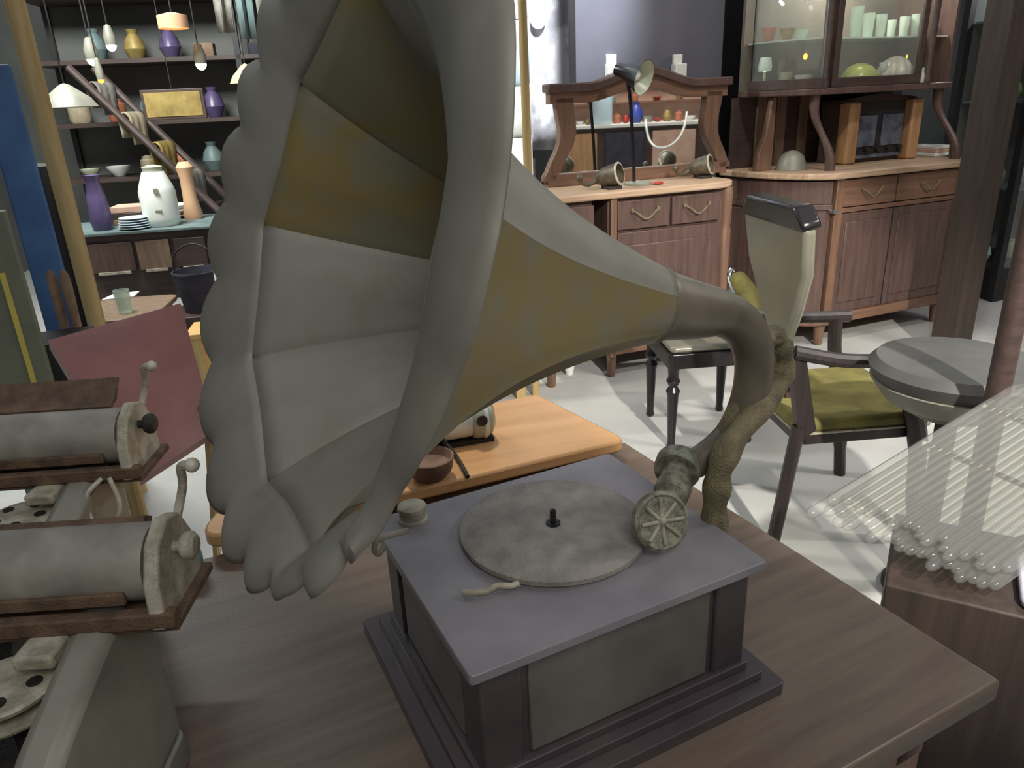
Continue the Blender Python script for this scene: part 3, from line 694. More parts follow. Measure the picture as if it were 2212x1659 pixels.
for i, (px, z1, lab) in enumerate(((1728, 1.97, 'longest clear hanging crystal drop behind the curved glass'), (1742, 1.90, 'lower hanging crystal drop behind the curved glass'), (1765, 1.93, 'crystal drop hanging nearest the cabinet column'))):
    x = on(KM, px, 40, .30).x
    m = MB(KM).tube([(x, .30, 2.19), (x, .30, z1)], .0015, 6).lathe([(0, -.05), (.006, -.04), (.009, -.01), (.004, .0), (0, .002)], (x, .30, z1), seg=10, caps=False)
    tag(m.build('crystal_drop', 'drop'), lab, 'ornament', 'crystal drops in the cabinet')
x = on(KM, 1656, 100, .44).x
t2 = thing('small_lamp', 'small white lamp glowing behind the curved glass', 'lamp', KM @ Vector((x, .44, FZ)))
MB(KM).lathe([(.03, 0), (.03, .008), (.008, .02), (.008, .11), (.0, .11)], (x, .44, FZ), seg=18).build('base', 'palemetal', t2)
MB(KM).lathe([(.035, .10), (.038, .12), (.03, .17), (.0, .172)], (x, .44, FZ), seg=22, caps=False).build('shade', 'white', t2)
MB(KM).ball((x, .44, FZ+.115), .018).build('bulb', 'cool', t2)
for px, ly, r, h, mm, lab in ((1698, .40, .045, .09, 'beigecloth', 'beige round bowl low behind the curved glass'), (1738, .28, .05, .07, 'pink', 'pale bowl low behind the curved glass beside the column'), (1705, .46, .04, .13, 'brownpanel', 'brown upright box behind the bowls in the curved cabinet end')):
    x = on(KM, px, 140, ly).x
    if mm == 'brownpanel': o = MB(KM).box(x-.05, x+.05, ly-.02, ly+.03, FZ, FZ+.16).build('box', mm)
    else: o = MB(KM).lathe([(0, 0), (r*.5, 0), (r, h), (r*.97, h), (r*.45, .008), (0, .008)], (x, ly, FZ), seg=26, caps=False).build('bowl', mm)
    tag(o, lab, 'box' if mm == 'brownpanel' else 'bowl')
for px, lab in ((1962, 'small amber glow added for a lamp reflection in the glazed cabinet'), (1740, 'small amber glow hanging behind the curved glass')):
    x = on(KM, px, 120, .46).x; z = on(KM, px, 122, .46).z
    t2 = thing('amber_glow', lab, 'bulb', KM @ Vector((x, .46, z)), 0, 'amber glows in the cabinet')
    MB(KM).ball((x, .46, z), .012, 1, 1, 1.5).build('bulb', 'amber', t2)  # glowing ball added for a lamp reflection in the glass
    MB(KM).tube([(x, .46, z+.015), (x, .46, SZ-.008 if px > 1800 else SZ-.008)], .003, 6).build('cord', 'palemetal', t2)
q = on(KM, 2000, 180, .10)
tag(MB(KM).lathe([(0, 0), (.013, 0), (.0145, .04), (.008, .06), (.008, .08), (0, .081)], (u3+.0375, .158, UZ+.0375), seg=18, caps=False).build('small_vase', 'palegreen'), 'small pale green vase standing outside the glazed door by the right column', 'vase')
# wooden radio in the niche
xa, xb = on(KM, 1830, 280, .28).x, on(KM, 1986, 280, .28).x
t2 = thing('radio', 'old wooden radio with blue grey grille and knobs in the sideboard niche', 'radio', KM @ Vector(((xa+xb)/2, .4, 1.0)), 21.5)
z2 = 1.36
MB(KM).box(xa, xb, .34, .50, 1.001, z2).build('case', 'darkwood', t2, bevel=.01)
for a, c in ((xa, xa+.085), (xb-.085, xb)): MB(KM).box(a, c, .27, .36, 1.001, z2-.01).build('side_column', 'radiowood', t2, bevel=.012)
MB(KM).prism([(xa-.005, z2-.02)]+[(xa+(xb-xa)*k/10, z2+.025*math.sin(PI*k/10)) for k in range(11)]+[(xb+.005, z2-.02)], .33, .50, 'y').build('top', 'darkwood', t2)
w3 = xb-xa
MB(KM).box(xa+.09, xb-.09, .325, .345, 1.03, z2-.02).build('front', 'black', t2)
for a, c in ((xa+.10, xa+w3*.46), (xa+w3*.54, xb-.10)): MB(KM).box(a, c, .315, .33, 1.09, z2-.09).build('grille', 'grille', t2, bevel=.004)
MB(KM).box(xa+.10, xb-.10, .318, .33, 1.025, 1.045).build('dial_strip', 'grille', t2)
for k in range(5): MB(KM).cyl((xa+.115+(w3-.23)*k/4, .33, 1.075), (xa+.115+(w3-.23)*k/4, .30, 1.075), .014).build('knob', 'darkmetal', t2)
x = on(KM, 1710, 350, .30).x; z = 1.0
tag(MB(KM).lathe([(.085, 0), (.082, .03), (.065, .075), (.035, .10), (0, .108)], (x, .30, 1.001), seg=30, caps=False).lathe([(.0, .0), (.085, .0)], (x, .30, 1.001), seg=30, caps=False).build('metal_dome', 'greymetal'), 'grey rounded dome lying on the left of the display sideboard counter', 'cover')
x = on(KM, 2003, 320, .34).x
for k in range(3): tag(MB(KM).box(x-.02+.004*k, x+.10-.003*k, .26, .44, 1.001+.022*k, 1.022+.022*k).build('paper_pack', 'pinkpaper' if k == 1 else 'paper', bevel=.003), ['bottom pale paper pack beside the old radio', 'middle pinkish paper pack beside the old radio', 'top pale paper pack beside the old radio'][k], 'paper', 'paper packs beside the radio')

# ------------------------------------------------------------------ armchair with olive seat
AX = Matrix.Translation((1.10, 2.36, 0)) @ Matrix.Rotation(math.radians(4), 4, 'Z')
t = thing('armchair', 'dark wooden armchair with olive velvet seat and spade shaped vinyl back', 'armchair', (1.10, 2.36, 0), 4)
sp_ = rrect(-.23, .22, -.24, .22, .03, 3)
MB(AX).prism(sp_, .425, .47).build('seat', 'olive', t, bevel=.018)
MB(AX).prism(rrect(-.22, .215, -.235, .215, .03, 3), .385, .425).build('seat_rail', 'blackwood', t, bevel=.004)
MB(AX).prism(rrect(-.228, .224, -.243, .223, .03, 3), .423, .428).build('piping', 'palemetal', t)
for y in (-.255, .235):
    MB(AX).tube(spline([(.115, y, .655), (.125, y, .52), (.165, y, .38), (.185, y, .2), (.205, y, 0)], 5), [.024]*6+[.03]*5+[.027]*6+[.022]*4, 10).build('front_leg', 'blackwood', t)
    MB(AX).tube(spline([(-.22, y*.9, .45), (-.24, y*.92, .3), (-.28, y*.95, 0)], 5), [.022]*11, 10).build('rear_leg', 'blackwood', t)
    MB(AX).tube(spline([(-.26, y*.92, .70), (-.12, y, .672), (.02, y, .66), (.165, y, .655)], 5), [.022]*16, 10).build('armrest', 'blackwood', t)
    MB(AX).prism([(-.28, .70), (-.23, .70), (-.17, .44), (-.22, .40)], y*.9-.015, y*.9+.015, 'y').build('back_post', 'blackwood', t)
bp = [(-.045, .66), (-.12, .78), (-.19, .92), (-.205, 1.06), (-.16, 1.12), (.16, 1.12), (.205, 1.06), (.19, .92), (.12, .78), (.045, .66)]
BX = AX @ Matrix.Translation((-.195, -.0, .66)) @ Matrix.Rotation(math.radians(3), 4, 'Z') @ Matrix.Rotation(math.radians(-7), 4, 'Y') @ Matrix.Translation((0, 0, -.66))
MB(BX).prism([(y, z) for y, z in bp], -.02, .02, 'x').build('backrest', 'olivegrey', t, bevel=.012)
MB(BX).prism([(-.204, 1.06), (-.207, 1.08), (-.16, 1.13), (.16, 1.13), (.207, 1.08), (.204, 1.06)], -.028, .035, 'x').build('head_roll', 'blackgloss', t, bevel=.015)
MB(BX).box(-.015, .015, -.05, .05, .40, .70).build('back_support', 'darkwood', t)
# ------------------------------------------------------------------ low chair with turned legs
CX = Matrix.Translation((.84, 3.10, 0)) @ Matrix.Rotation(math.radians(4), 4, 'Z')
t = thing('turned_leg_chair', 'black low chair with turned legs, pale glossy seat and olive padded arm', 'chair', (.84, 3.10, 0), 4)
MB(CX).prism(rrect(-.19, .19, -.19, .2, .02, 3), .435, .465).build('seat', 'olivegrey', t, bevel=.012)
MB(CX).prism(rrect(-.2, .2, -.2, .21, .02, 3), .37, .436).build('seat_frame', 'blackgloss', t, bevel=.004)
for x in (-.17, .17):
    for y in (-.17, .18): MB(CX).lathe([(.014, 0), (.020, .008), (.016, .03), (.024, .24), (.030, .265), (.018, .285), (.030, .31), (.022, .33), (.026, .38)], (x, y, 0), seg=16).build('leg', 'blackgloss', t)
pa, pb = CX.inverted() @ dep(1590, 600, 3.12), CX.inverted() @ dep(1634, 690, 2.98)
MB(CX).tube(spline([(.19, -.16, .45), pb+Vector((-.01, 0, -.05)), pb*.5+pa*.5+Vector((-.028, 0, -.03)), pa+Vector((-.028, .0, -.0)), pa+Vector((-.005, .03, .01)), (.19, .18, .42)], 5), .012, 10).build('arm_frame', 'chrome', t)
MB(CX).tube(spline([pb, pb*.6+pa*.4+Vector((.012, 0, .015)), pa], 9), [.022]+[.040]*17+[.025], 14).build('arm_pad', 'olive', t)
# ------------------------------------------------------------------ round stool
c = dep(2076, 742, 1.99); c.z = .70
t = thing('round_stool', 'round dark grey vinyl stool with thick rounded seat beside the armchair', 'stool', (c.x, c.y, 0))
MB().lathe([(0, .60), (.10, .585), (.16, .62), (.205, .68), (.22, .72), (.20, .742), (.10, .75), (0, .752)], (c.x, c.y, 0), seg=48, caps=False).build('seat', 'stoolgrey', t)
MB().lathe([(.165, .622), (.175, .63), (.212, .682), (.206, .684)], (c.x, c.y, 0), seg=48, caps=False).build('seat_rim', 'greymetal', t)
MB().lathe([(.10, 0), (.10, .02), (.04, .05), (.028, .08), (.028, .59), (0, .59)], (c.x, c.y, 0), seg=28).build('pedestal', 'darkmetal', t)
p = dep(2182, 720, 1.69)
tag(MB().lathe([(.05, 0), (.05, .02), (.03, .04), (.026, .08), (.026, 1.75), (0, 1.76)], (p.x, p.y, 0), seg=20).build('coat_stand_pole', 'darkwood'), 'slim dark wooden upright pole in front of the round stool', 'pole')
# ------------------------------------------------------------------ glass rod shade on a crate
L0, L1 = dep(1742, 1112, 1.40), dep(2112, 1290, 1.28)
dr_ = (dep(2195, 835, 1.66)-L0).normalized(); el = (L1-L0); ed = el.normalized(); nn = ed.cross(dr_).normalized()
if nn.z < 0: nn = -nn
mid = (L0+L1)/2 + dr_*.06
cb_ = L0+el*.78+dr_*.20
cb = frame(cb_.x-.07, cb_.y+.02, 0, -30)
zt_ = .585
tag(MB(cb).prism(rrect(.10, .34, -.13, .13, .03, 4), zt_+.001, zt_+.016).build('folded_cloth', 'lilac', bevel=.005), 'pale lilac folded cloth lying on the dark crate under the glass rod shade', 'cloth')
tag(MB(cb).box(-.11, .40, -.14, .14, 0, zt_).build('wooden_crate', 'pillar', bevel=.005), 'dark wooden crate on the floor under the glass rod shade', 'crate')
t = thing('glass_rod_shade', 'shade of long translucent grey glass rods with rounded ends beside the brown table', 'lampshade', (mid.x, mid.y, zt_))
nr = 21
random.seed(3)
for lay in range(2):
    for i in range(nr - lay):
        f = (i+.5*lay)/(nr-1)
        st = L0+el*f+nn*(.020*lay-.008)+dr_*(random.uniform(0, .022)+.03*lay+ (.03*abs(math.sin(i*.9))))
        ln = .60-random.uniform(0, .03)
        r = .0112
        m = MB().tube([st, st+dr_*.0035, st+dr_*.011, st+dr_*(ln*.25), st+dr_*ln, st+dr_*(ln+.006)], [.002, .007, r, r, r, .003], 10)
        m.build('glass_rod', 'rodglass', t)
for f, nm in ((.62, 'binding_bar'), (.97, 'binding_bar')):
    MB().tube([L0+dr_*.6*f-nn*.02-ed*.01, L1+dr_*.6*f-nn*.02+ed*.01], .006, 8).build(nm, 'palemetal', t)

# ------------------------------------------------------------------ upright poles and boards
p = dep(120, 350, 2.6); tag(MB().cyl((p.x, p.y, 0), (p.x, p.y, 3.1), .031, seg=20).build('wooden_pole', 'tan'), 'thick tan wooden pole standing next to the blue board', 'pole')
p = at(1157, 853, 0); tag(MB().cyl((p.x, p.y, 0), (p.x, p.y, 3.1), .020, seg=16).build('wooden_pole', 'tan'), 'slim tan wooden pole standing left of the mirror sideboard', 'pole')
p = dep(58, 420, 2.45); FB = frame(p.x, p.y, 0, 25)
q = dep(95, 735, 2.25); tag(MB(frame(q.x, q.y, 0, 20)).box(-.06, .10, .06, .24, 0, .80).build('shade_box', 'black', bevel=.004), 'dark upright box added to darken the floor between the green board and the leather panel', 'box')  # added block that covers the bright floor here with a dark tone
tag(MB(FB).box(-.05, .05, -.02, .02, 0, 1.62).build('blue_board', 'blue', bevel=.006), 'tall narrow blue painted board beside the thick tan pole', 'board')
p = dep(10, 620, 2.15); FB = frame(p.x, p.y, 0, 25)
t = thing('grey_green_board', 'grey green board with a yellow edge strip left of the blue board', 'board', (p.x, p.y, 0), 25)
MB(FB).box(-.10, .055, -.02, .02, 0, 1.22).build('panel', 'greygreen', t, bevel=.004)
MB(FB).box(-.0, .014, -.026, -.019, 0, 1.05).build('edge_strip', 'yellow', t)
for px, lab in ((118, 'turned wooden handle nearer the blue board'), (146, 'turned wooden handle nearer the thick tan pole')):
    p = dep(px+4, 640, 2.5); z = dep(px-8, 580, 2.5).z
    tag(MB().lathe([(.012, 0), (.014, z-.2), (.017, z-.06), (.015, z-.02), (.008, z), (0, z)], (p.x, p.y, 0), seg=14).build('tool_stick', 'book'), lab, 'handle', 'wooden handles by the pole')
p = dep(118, 480, 2.75); tag(MB().lathe([(.075, 0), (.08, .6), (.08, 1.24), (.06, 1.3), (0, 1.31)], (p.x, p.y, 0), seg=24).build('dark_roll', 'black'), 'dark upright roll standing behind the blue board and the tan pole', 'roll')

# ------------------------------------------------------------------ glass-topped console at the back left
a0, a1 = at(180, 507, .86), at(475, 486, .86)
ang = math.degrees(math.atan2(a1.y-a0.y, a1.x-a0.x)); CM = frame(a0.x, a0.y, 0, ang); CL = 1.15
t = thing('console_table', 'dark glass topped console table with drawers at the back left', 'table', CM @ Vector((CL/2, .3, 0)), ang)
MB(CM).box(-.25, CL, 0, .55, .845, .86).build('glass_top', 'teal', t, bevel=.002)
MB(CM).box(-.22, CL-.03, .03, .53, .46, .845).build('body', 'darkwood', t)
for i, (px0, px1, mm) in enumerate(((195, 292, 'reddark'), (300, 372, 'brownpanel'), (382, 450, 'darkwood'))):
    q0, q1 = on(CM, px0, 560, .02), on(CM, px1, 560, .02); z0, z1 = on(CM, 280, 585, .02).z, on(CM, 280, 522, .02).z
    d = MB(CM).box(q0.x, q1.x, .012, .04, z0, z1).build('drawer', mm, t, bevel=.004)
    MB(CM).box(q0.x+.03, q1.x-.03, .0, .014, z0-.012, z0+.002).build('pull', 'palemetal', d)
for x in (-.2, CL-.07):
    for y in (.05, .47): MB(CM).box(x, x+.045, y, y+.045, 0, .46).build('leg', 'darkwood', t)
def onc(px, py, ly): q = on(CM, px, py, ly); return q
q = onc(352, 478, .16); X = CM @ Matrix.Translation((q.x, .16, .86))
t = thing('enamel_can', 'large white enamel can with rounded shoulders on the glass topped console', 'can', CM @ Vector((q.x, .16, .86)))
MB(X).lathe([(0, 0), (.085, 0), (.096, .02), (.098, .05), (.098, .19), (.09, .22), (.064, .285), (.058, .30), (0, .30)], seg=36, caps=False).build('body', 'white', t)
MB(X).lathe([(.05, .301), (.055, .325), (.02, .335), (0, .336)], seg=28, caps=False).build('lid', 'palegreen', t)
MB(X).lathe([(0, .0), (.015, .0), (.015, .004), (0, .004)], (.02, -.097, .20), (0.1, -1, .05), 16).build('bung', 'greymetal', t)
MB(X).box(-.005, .03, -.0995, -.094, .085, .095).build('label_mark', 'greymetal', t)
q = onc(292, 495, .08)
for k in range(5):
    tag(MB(CM).lathe([(0, 0), (.05, 0), (.088-.002*k, .010), (.086-.002*k, .013), (.05, .005), (0, .005)], (q.x, .10, .86+.013*k), seg=30, caps=False).build('plate', 'paleblue'), ['bottom', 'second lowest', 'middle', 'second highest', 'topmost'][k]+' of the pale blue plates stacked beside the white can', 'plate', 'plates stacked on the console')
q = onc(225, 500, .14)
tag(MB(CM).lathe([(0, 0), (.05, 0), (.06, .05), (.05, .18), (.035, .27), (.045, .30), (.04, .30), (0, .27)], (q.x, .14, .86), seg=26, caps=False).build('tall_vase', 'purple'), 'tall dusky purple vase on the glass topped console', 'vase')
for k, (mm, lab) in enumerate((('book', 'bottom brown book behind the pale blue plates'), ('darkwood', 'middle dark book behind the pale blue plates'), ('pinkpaper', 'top pinkish book behind the pale blue plates'))):
    q = onc(290, 460, .36); tag(MB(CM).box(q.x-.13+.01*k, q.x+.09, .28, .46, .86+.035*k, .894+.035*k).build('book', mm, bevel=.003), lab, 'book', 'books on the console')
q = onc(415, 450, .36)
tag(MB(CM).lathe([(0, 0), (.05, 0), (.055, .03), (.04, .12), (.038, .24), (.048, .30), (.03, .33), (0, .33)], (q.x, .36, .86), seg=24, caps=False).build('tall_jar', 'peach'), 'tall peach coloured jar at the right of the console', 'jar')
q = onc(365, 400, .42)
for k in range(3): tag(MB(CM).lathe([(0, 0), (.04, 0), (.07, .02), (.068, .024), (.04, .008), (0, .008)], (q.x+.02, .46, .86+.03*k), seg=24, caps=False).build('saucer', 'white' if k else 'book'), ['brown saucer at the bottom, behind the white can', 'lower white saucer behind the white can', 'upper white saucer behind the white can'][k], 'saucer', 'saucers behind the can')
# dark bucket and pale bottles under and beside it
c = dep(430, 610, 4.0)
t = thing('black_bucket', 'black bucket with a wire handle standing on a box below the console', 'bucket', (c.x, c.y, .35))
MB().lathe([(0, 0), (.095, 0), (.125, .21), (.128, .21), (.128, .22), (.12, .22), (.09, .01), (0, .01)], (c.x, c.y, .45), seg=30, caps=False).build('body', 'darkcloth', t)
MB().tube(spline([(c.x-.125, c.y, .66), (c.x-.10, c.y, .76), (c.x, c.y, .81), (c.x+.10, c.y, .76), (c.x+.125, c.y, .66)], 6), .005, 8).build('handle', 'darkmetal', t)
tag(MB(frame(c.x, c.y, 0, 10)).box(-.18, .18, -.15, .15, 0, .45).build('storage_box', 'darkwood', bevel=.004), 'dark wooden box on the floor carrying the black bucket', 'box')
p = dep(468, 560, 3.65); tag(MB().lathe([(0, 0), (.03, 0), (.03, .6), (.026, .72), (.012, .78), (.012, .84), (0, .84)], (p.x, p.y, 0), seg=18, caps=False).build('white_bottle', 'white'), 'tall white bottle shaped post beside the black bucket', 'bottle')
# brown desk with glass and paper
d0 = at(200, 690, .58); d1 = at(388, 640, .58)
ang2 = 8; WM = frame(d0.x, d0.y, 0, ang2)
t = thing('small_desk', 'dusty brown small desk between the tan pole and the black bucket', 'desk', WM @ Vector((.3, .2, 0)), ang2)
MB(WM).prism(rrect(-.1, d1.x-d0.x+.03, -.05, .42, .05, 4), .555, .58).build('top', 'brownpanel', t, bevel=.004)
MB(WM).box(-.06, d1.x-d0.x, -.0, .38, .45, .555).build('drawer_box', 'darkwood', t)
for x in (-.05, d1.x-d0.x-.06):
    for y in (0, .33): MB(WM).box(x, x+.04, y, y+.04, 0, .46).build('leg', 'darkwood', t)
c = at(272, 675, .58)
tag(MB().lathe([(0, 0), (.03, 0), (.036, .11), (.033, .11), (.027, .006), (0, .006)], c, seg=24, caps=False).build('drinking_glass', 'tumbler'), 'clear drinking glass on the small brown desk', 'glass')
c = at(262, 640, .58)
tag(MB(frame(c.x, c.y, .58, 25)).prism([(-.09, -.05), (.06, -.07), (.09, .05), (-.04, .06)], 0.001, .006).build('paper_sheet', 'paper'), 'white paper lying behind the drinking glass on the small desk', 'paper')

# ------------------------------------------------------------------ crowded rack against the back left
RM = frame(-3.35, 5.85, 0, 8)
t = thing('display_rack', 'tall dark metal rack crowded with old wares at the back left', 'rack', RM @ Vector((1.4, .2, 0)), 8)
SH = [.55, 1.02, 1.42, 1.85, 2.28]
for z in SH: MB(RM).box(0, 2.9, 0, .45, z-.03, z).build('shelf', 'darkwood', t)
for x in (0, 1.42, 2.86):
    for y in (.0, .41): MB(RM).box(x, x+.04, y, y+.04, 0, 2.7).build('post', 'black', t)
MB(RM).box(0, 2.9, .45, .47, 0, 2.7).build('back_panel', 'wall_far', t)
random.seed(21)
KND = [('box', 'greymetal', 'grey tin box'), ('vase', 'teal', 'teal vase'), ('bundle', 'greycloth', 'grey cloth bundle'), ('jar', 'beigecloth', 'beige jar'), ('box', 'book', 'brown carton'), ('bowl', 'palegreen', 'pale green bowl'), ('vase', 'gold', 'gold vase'), ('bundle', 'beigecloth', 'beige cloth bundle'), ('jar', 'terracotta', 'terracotta jar'), ('box', 'darkcloth', 'dark case'), ('bowl', 'white', 'white bowl'), ('vase', 'purple', 'purple vase')]
def ware(kind, Mx, x, y, z, s, mm):
    m = MB(Mx)
    if kind == 'box': m.box(x-.8*s, x+.8*s, y-.6*s, y+.6*s, z, z+1.1*s)
    elif kind == 'vase': m.lathe([(0, 0), (.45*s, 0), (.75*s, .7*s), (.6*s, 1.3*s), (.3*s, 1.7*s), (.42*s, 2.0*s), (.36*s, 2.0*s), (0, 1.5*s)], (x, y, z), seg=20, caps=False)
    elif kind == 'jar': m.lathe([(0, 0), (.6*s, 0), (.7*s, .2*s), (.7*s, 1.3*s), (.45*s, 1.5*s), (.5*s, 1.65*s), (.2*s, 1.75*s), (0, 1.8*s)], (x, y, z), seg=20, caps=False)
    elif kind == 'bowl': m.lathe([(0, 0), (.4*s, 0), (.9*s, .6*s), (.95*s, .8*s), (.88*s, .8*s), (.4*s, .1*s), (0, .1*s)], (x, y, z), seg=22, caps=False)
    else:
        m.ball((x, y, z+.55*s), s, 1, .7, .55); m.ball((x+.1*s, y, z+1.2*s), .75*s, 1, .7, .35)
    return m.build('cloth_bundle' if kind == 'bundle' else ('carton' if kind == 'box' else kind), mm, bevel=.004 if kind == 'box' else 0)
rowname = ['lowest', 'second lowest', 'middle', 'second highest', 'top']
ordn = ['first', 'second', 'third', 'fourth', 'fifth', 'sixth', 'seventh', 'eighth', 'ninth', 'tenth']
kc = 0
for r, z in enumerate(SH):
    x = .06; i = 0
    while x < 2.70:
        kd, mm, nm = KND[(kc*5+r*3) % len(KND)]; kc += 1
        s = random.uniform(.075, .112); x += 1.08*s
        if abs(x-1.44) < s+.03: x = max(x, 1.48+s)
        yy_ = random.uniform(.15, .24); px_, py_ = proj(RM @ Vector((x, yy_, z+s)))
        if not (165 < px_ < 580 and -20 < py_ < 405): x += 1.08*s+random.uniform(.025, .06); continue
        o = ware(kd, RM, x, yy_, z+.001, s, mm)
        tag(o, f'{nm}, {ordn[i % 10]} from the left on the {rowname[r]} shelf of the rack', kd if kd != 'box' else 'box', f'wares on the {rowname[r]} shelf of the rack')
        x += 1.08*s+random.uniform(.025, .06); i += 1
# sloping stair rail with bundles hung on it, in front of the rack
s0, s1 = dep(205, 175, 5.15), dep(440, 400, 5.35)
MM = None
dirn = (s1-s0); 
t = thing('ladder', 'dark wooden ladder sloping down to the right in front of the crowded rack', 'ladder', (s1.x, s1.y, 0))
ext = s1 + dirn*((0-s1.z)/dirn.z)
sdv = Vector((dirn.y, -dirn.x, 0)).normalized()
for k in (-1, 1): MB().tube([s0-dirn*.12+sdv*.14*k, ext+sdv*.14*k], .026, 8).build('rail', 'darkwood', t)
for k in range(9):
    p = s0+dirn*(k*.28+.05)
    if p.z > .15: MB().tube([p-sdv*.14, p+sdv*.14], .014, 8).build('rung', 'darkwood', t)
random.seed(5)
for k, (mm, lab) in enumerate((('greycloth', 'highest grey cloth slung over the sloping ladder'), ('beigecloth', 'beige cloth slung over the second rung of the sloping ladder'), ('gold', 'ochre cloth slung over the middle of the sloping ladder'), ('greycloth', 'lowest grey cloth slung over the sloping ladder'))):
    p = s0+dirn*(k*.28+.05)
    m = MB(); R = []
    for j in range(13):
        f = j/12; g_ = (f-.5)*12; yy = math.sin(max(-1.57, min(1.57, g_*.55)))*(1.25 if abs(g_) > 2 else 1); zz = .026*math.cos(max(-1.57, min(1.57, g_*.55))) - .05*max(0, abs(g_)-2.86)*(1.2 if g_ > 0 else .9)
        R.append([p+sdv*(u*.10*(1+.05*math.sin(j*1.3+u*4)))+Vector((dirn.x, dirn.y, 0)).normalized()*(.030*yy)*(1+.12*math.sin(u*9))+Vector((0, 0, zz+.0)) for u in [-1+2*q/12 for q in range(13)]])
    for a, c in zip(R, R[1:]):
        pass
    L = [m.pts(r_) for r_ in R]
    for a, c in zip(L, L[1:]):
        for i in range(12): m.quad([a[i], a[i+1], c[i+1], c[i]])
    tag(m.build('hung_cloth', mm, solid=.012), lab, 'cloth', 'cloths slung over the ladder')
# hanging lamps
def pendant(px, py, D, r, glow, label, kind, sh='greymetal'):
    p = dep(px, py, D); t = thing('pendant_lamp', label, 'lamp', p)
    if kind == 'drum':
        MB().lathe([(r, 0), (r, .07), (r*.3, .085), (0, .085)], p, seg=28, caps=False).build('shade', sh, t)
        MB().lathe([(0, .012), (r*.94, .012), (r*.94, .02), (0, .02)], p, seg=28, caps=False).build('diffuser', glow, t)
    elif kind == 'spot':
        MB().lathe([(r, 0), (r*1.1, .05), (r*.6, .11), (0, .12)], p, seg=22, caps=False).build('shade', sh, t)
        MB().ball(p+Vector((0, 0, .004)), r*.97, 1, 1, 1.25).build('bulb', glow, t)
    else:
        MB().lathe([(r, 0), (r*.8, .04), (r*.2, .10), (0, .11)], p, seg=30, caps=False).build('shade', sh, t)
    MB().tube([p+Vector((0, 0, .08)), Vector((p.x, p.y, 3.6))], .004, 6).build('cord', 'black', t)
pendant(376, 62, 4.4, .085, 'warm', 'drum shaped pendant lamp with warm glowing underside over the rack', 'drum', 'peach')
pendant(200, 128, 4.3, .034, 'cool', 'bright white pendant spot lamp nearest the thick tan pole', 'spot')
pendant(240, 98, 4.6, .032, 'cool', 'bright white pendant spot lamp, highest of the three above the ladder', 'spot')
pendant(434, 138, 4.6, .034, 'cool', 'bright white pendant spot lamp left of the peach shade', 'spot')
pendant(218, 172, 4.3, .02, 'amber', 'small amber pendant bulb below the white spot lamps', 'spot')
pendant(150, 232, 3.6, .13, None, 'grey metal dish pendant shade without glow beside the thick tan pole', 'dish')
pendant(535, 180, 4.4, .10, None, 'peach coloured conical pendant shade beside the horn', 'dish', 'peach')
# dark cabinet and gilt picture between ladder and rack
p = dep(375, 225, 4.7)
t = thing('gilt_picture', 'ochre landscape shaped picture in a thin frame in front of the rack', 'picture', p, 8)
PX = frame(p.x, p.y, p.z, 8)
MB(PX).box(-.19, .19, 0, .03, -.09, .09).build('frame', 'darkwood', t, bevel=.004)
MB(PX).box(-.17, .17, -.004, .001, -.072, .072).build('canvas', 'gold', t)
MB(PX).tube([(0, .015, .09), (0, .015, 3.6-p.z)], .003, 6).build('hanging_wire', 'black', t)
p = dep(530, 20, 4.4)
for k, (dx, mm, lab) in enumerate(((-.13, 'greycloth', 'grey cloth strip hanging highest left by the horn'), (0, 'teal', 'teal grey cloth strip hanging between two grey ones by the horn'), (.13, 'greycloth', 'grey cloth strip hanging closest to the horn'))):
    m = MB(); R = [[(p.x+dx+.045*u+.012*math.sin(5*u+j*.4), p.y+.02*math.sin(4*u+k), 3.6-j*(3.6-(p.z-.12-.04*k))/10) for u in [-1+2*q/8 for q in range(9)]] for j in range(11)]
    L = [m.pts(r_) for r_ in R]
    for a, c in zip(L, L[1:]):
        for i in range(8): m.quad([a[i], a[i+1], c[i+1], c[i]])
    tag(m.build('hanging_cloth', mm, solid=.006), lab, 'cloth', 'cloth strips hanging by the horn')

# ------------------------------------------------------------------ pale hangings left of the mirror
HM = frame(.15, 4.75, 0, 14)
q0, q1 = on(HM, 1140, 80), on(HM, 1242, 80)
t = MB(HM); R = [[(q0.x+(q1.x-q0.x)*u, .012*math.sin(u*9), z) for u in [k/14 for k in range(15)]] for z in [1.15+1.4*j/10 for j in range(11)]]
L = [t.pts(r_) for r_ in R]
for a, c in zip(L, L[1:]):
    for i in range(14): t.quad([a[i], a[i+1], c[i+1], c[i]])
t.box(q0.x-.02, q1.x+.01, -.015, .06, 2.545, 2.57)
tt = thing('marbled_hanging', 'grey and white marbled cloth hung from a stand beside the dark wall panel', 'hanging', HM @ Vector(((q0.x+q1.x)/2, 0, 0)), 14)
t.build('cloth', 'marble', tt, solid=.006)
MB(HM).box(q0.x-.0, q0.x+.03, .03, .06, 0, 2.56).box(q1.x-.04, q1.x-.01, .03, .06, 0, 2.56).box(q0.x-.0, q0.x+.03, -.15, .2, 0, .03).box(q1.x-.04, q1.x-.01, -.15, .2, 0, .03).build('stand', 'darkwood', tt)
c = dep(1112, 130, 4.1)
for k, (z0, z1, mm) in enumerate(((.0, 1.25, 'white'), (1.25, 1.52, 'white'), (1.52, 1.85, 'paleblue'), (1.85, 2.35, 'white'))):
    tag(MB().lathe([(0, 0), (.075, 0), (.082, .02), (.082, z1-z0-.03), (.07, z1-z0), (0, z1-z0)], (c.x, c.y, z0), seg=28, caps=False).build('white_drum', mm), ['tall white drum at the foot of the column of drums behind the slim tan pole', 'second white drum up the column behind the slim tan pole', 'pale blue drum in the column behind the slim tan pole', 'topmost white drum of the column behind the slim tan pole'][k], 'drum', 'column of drums')
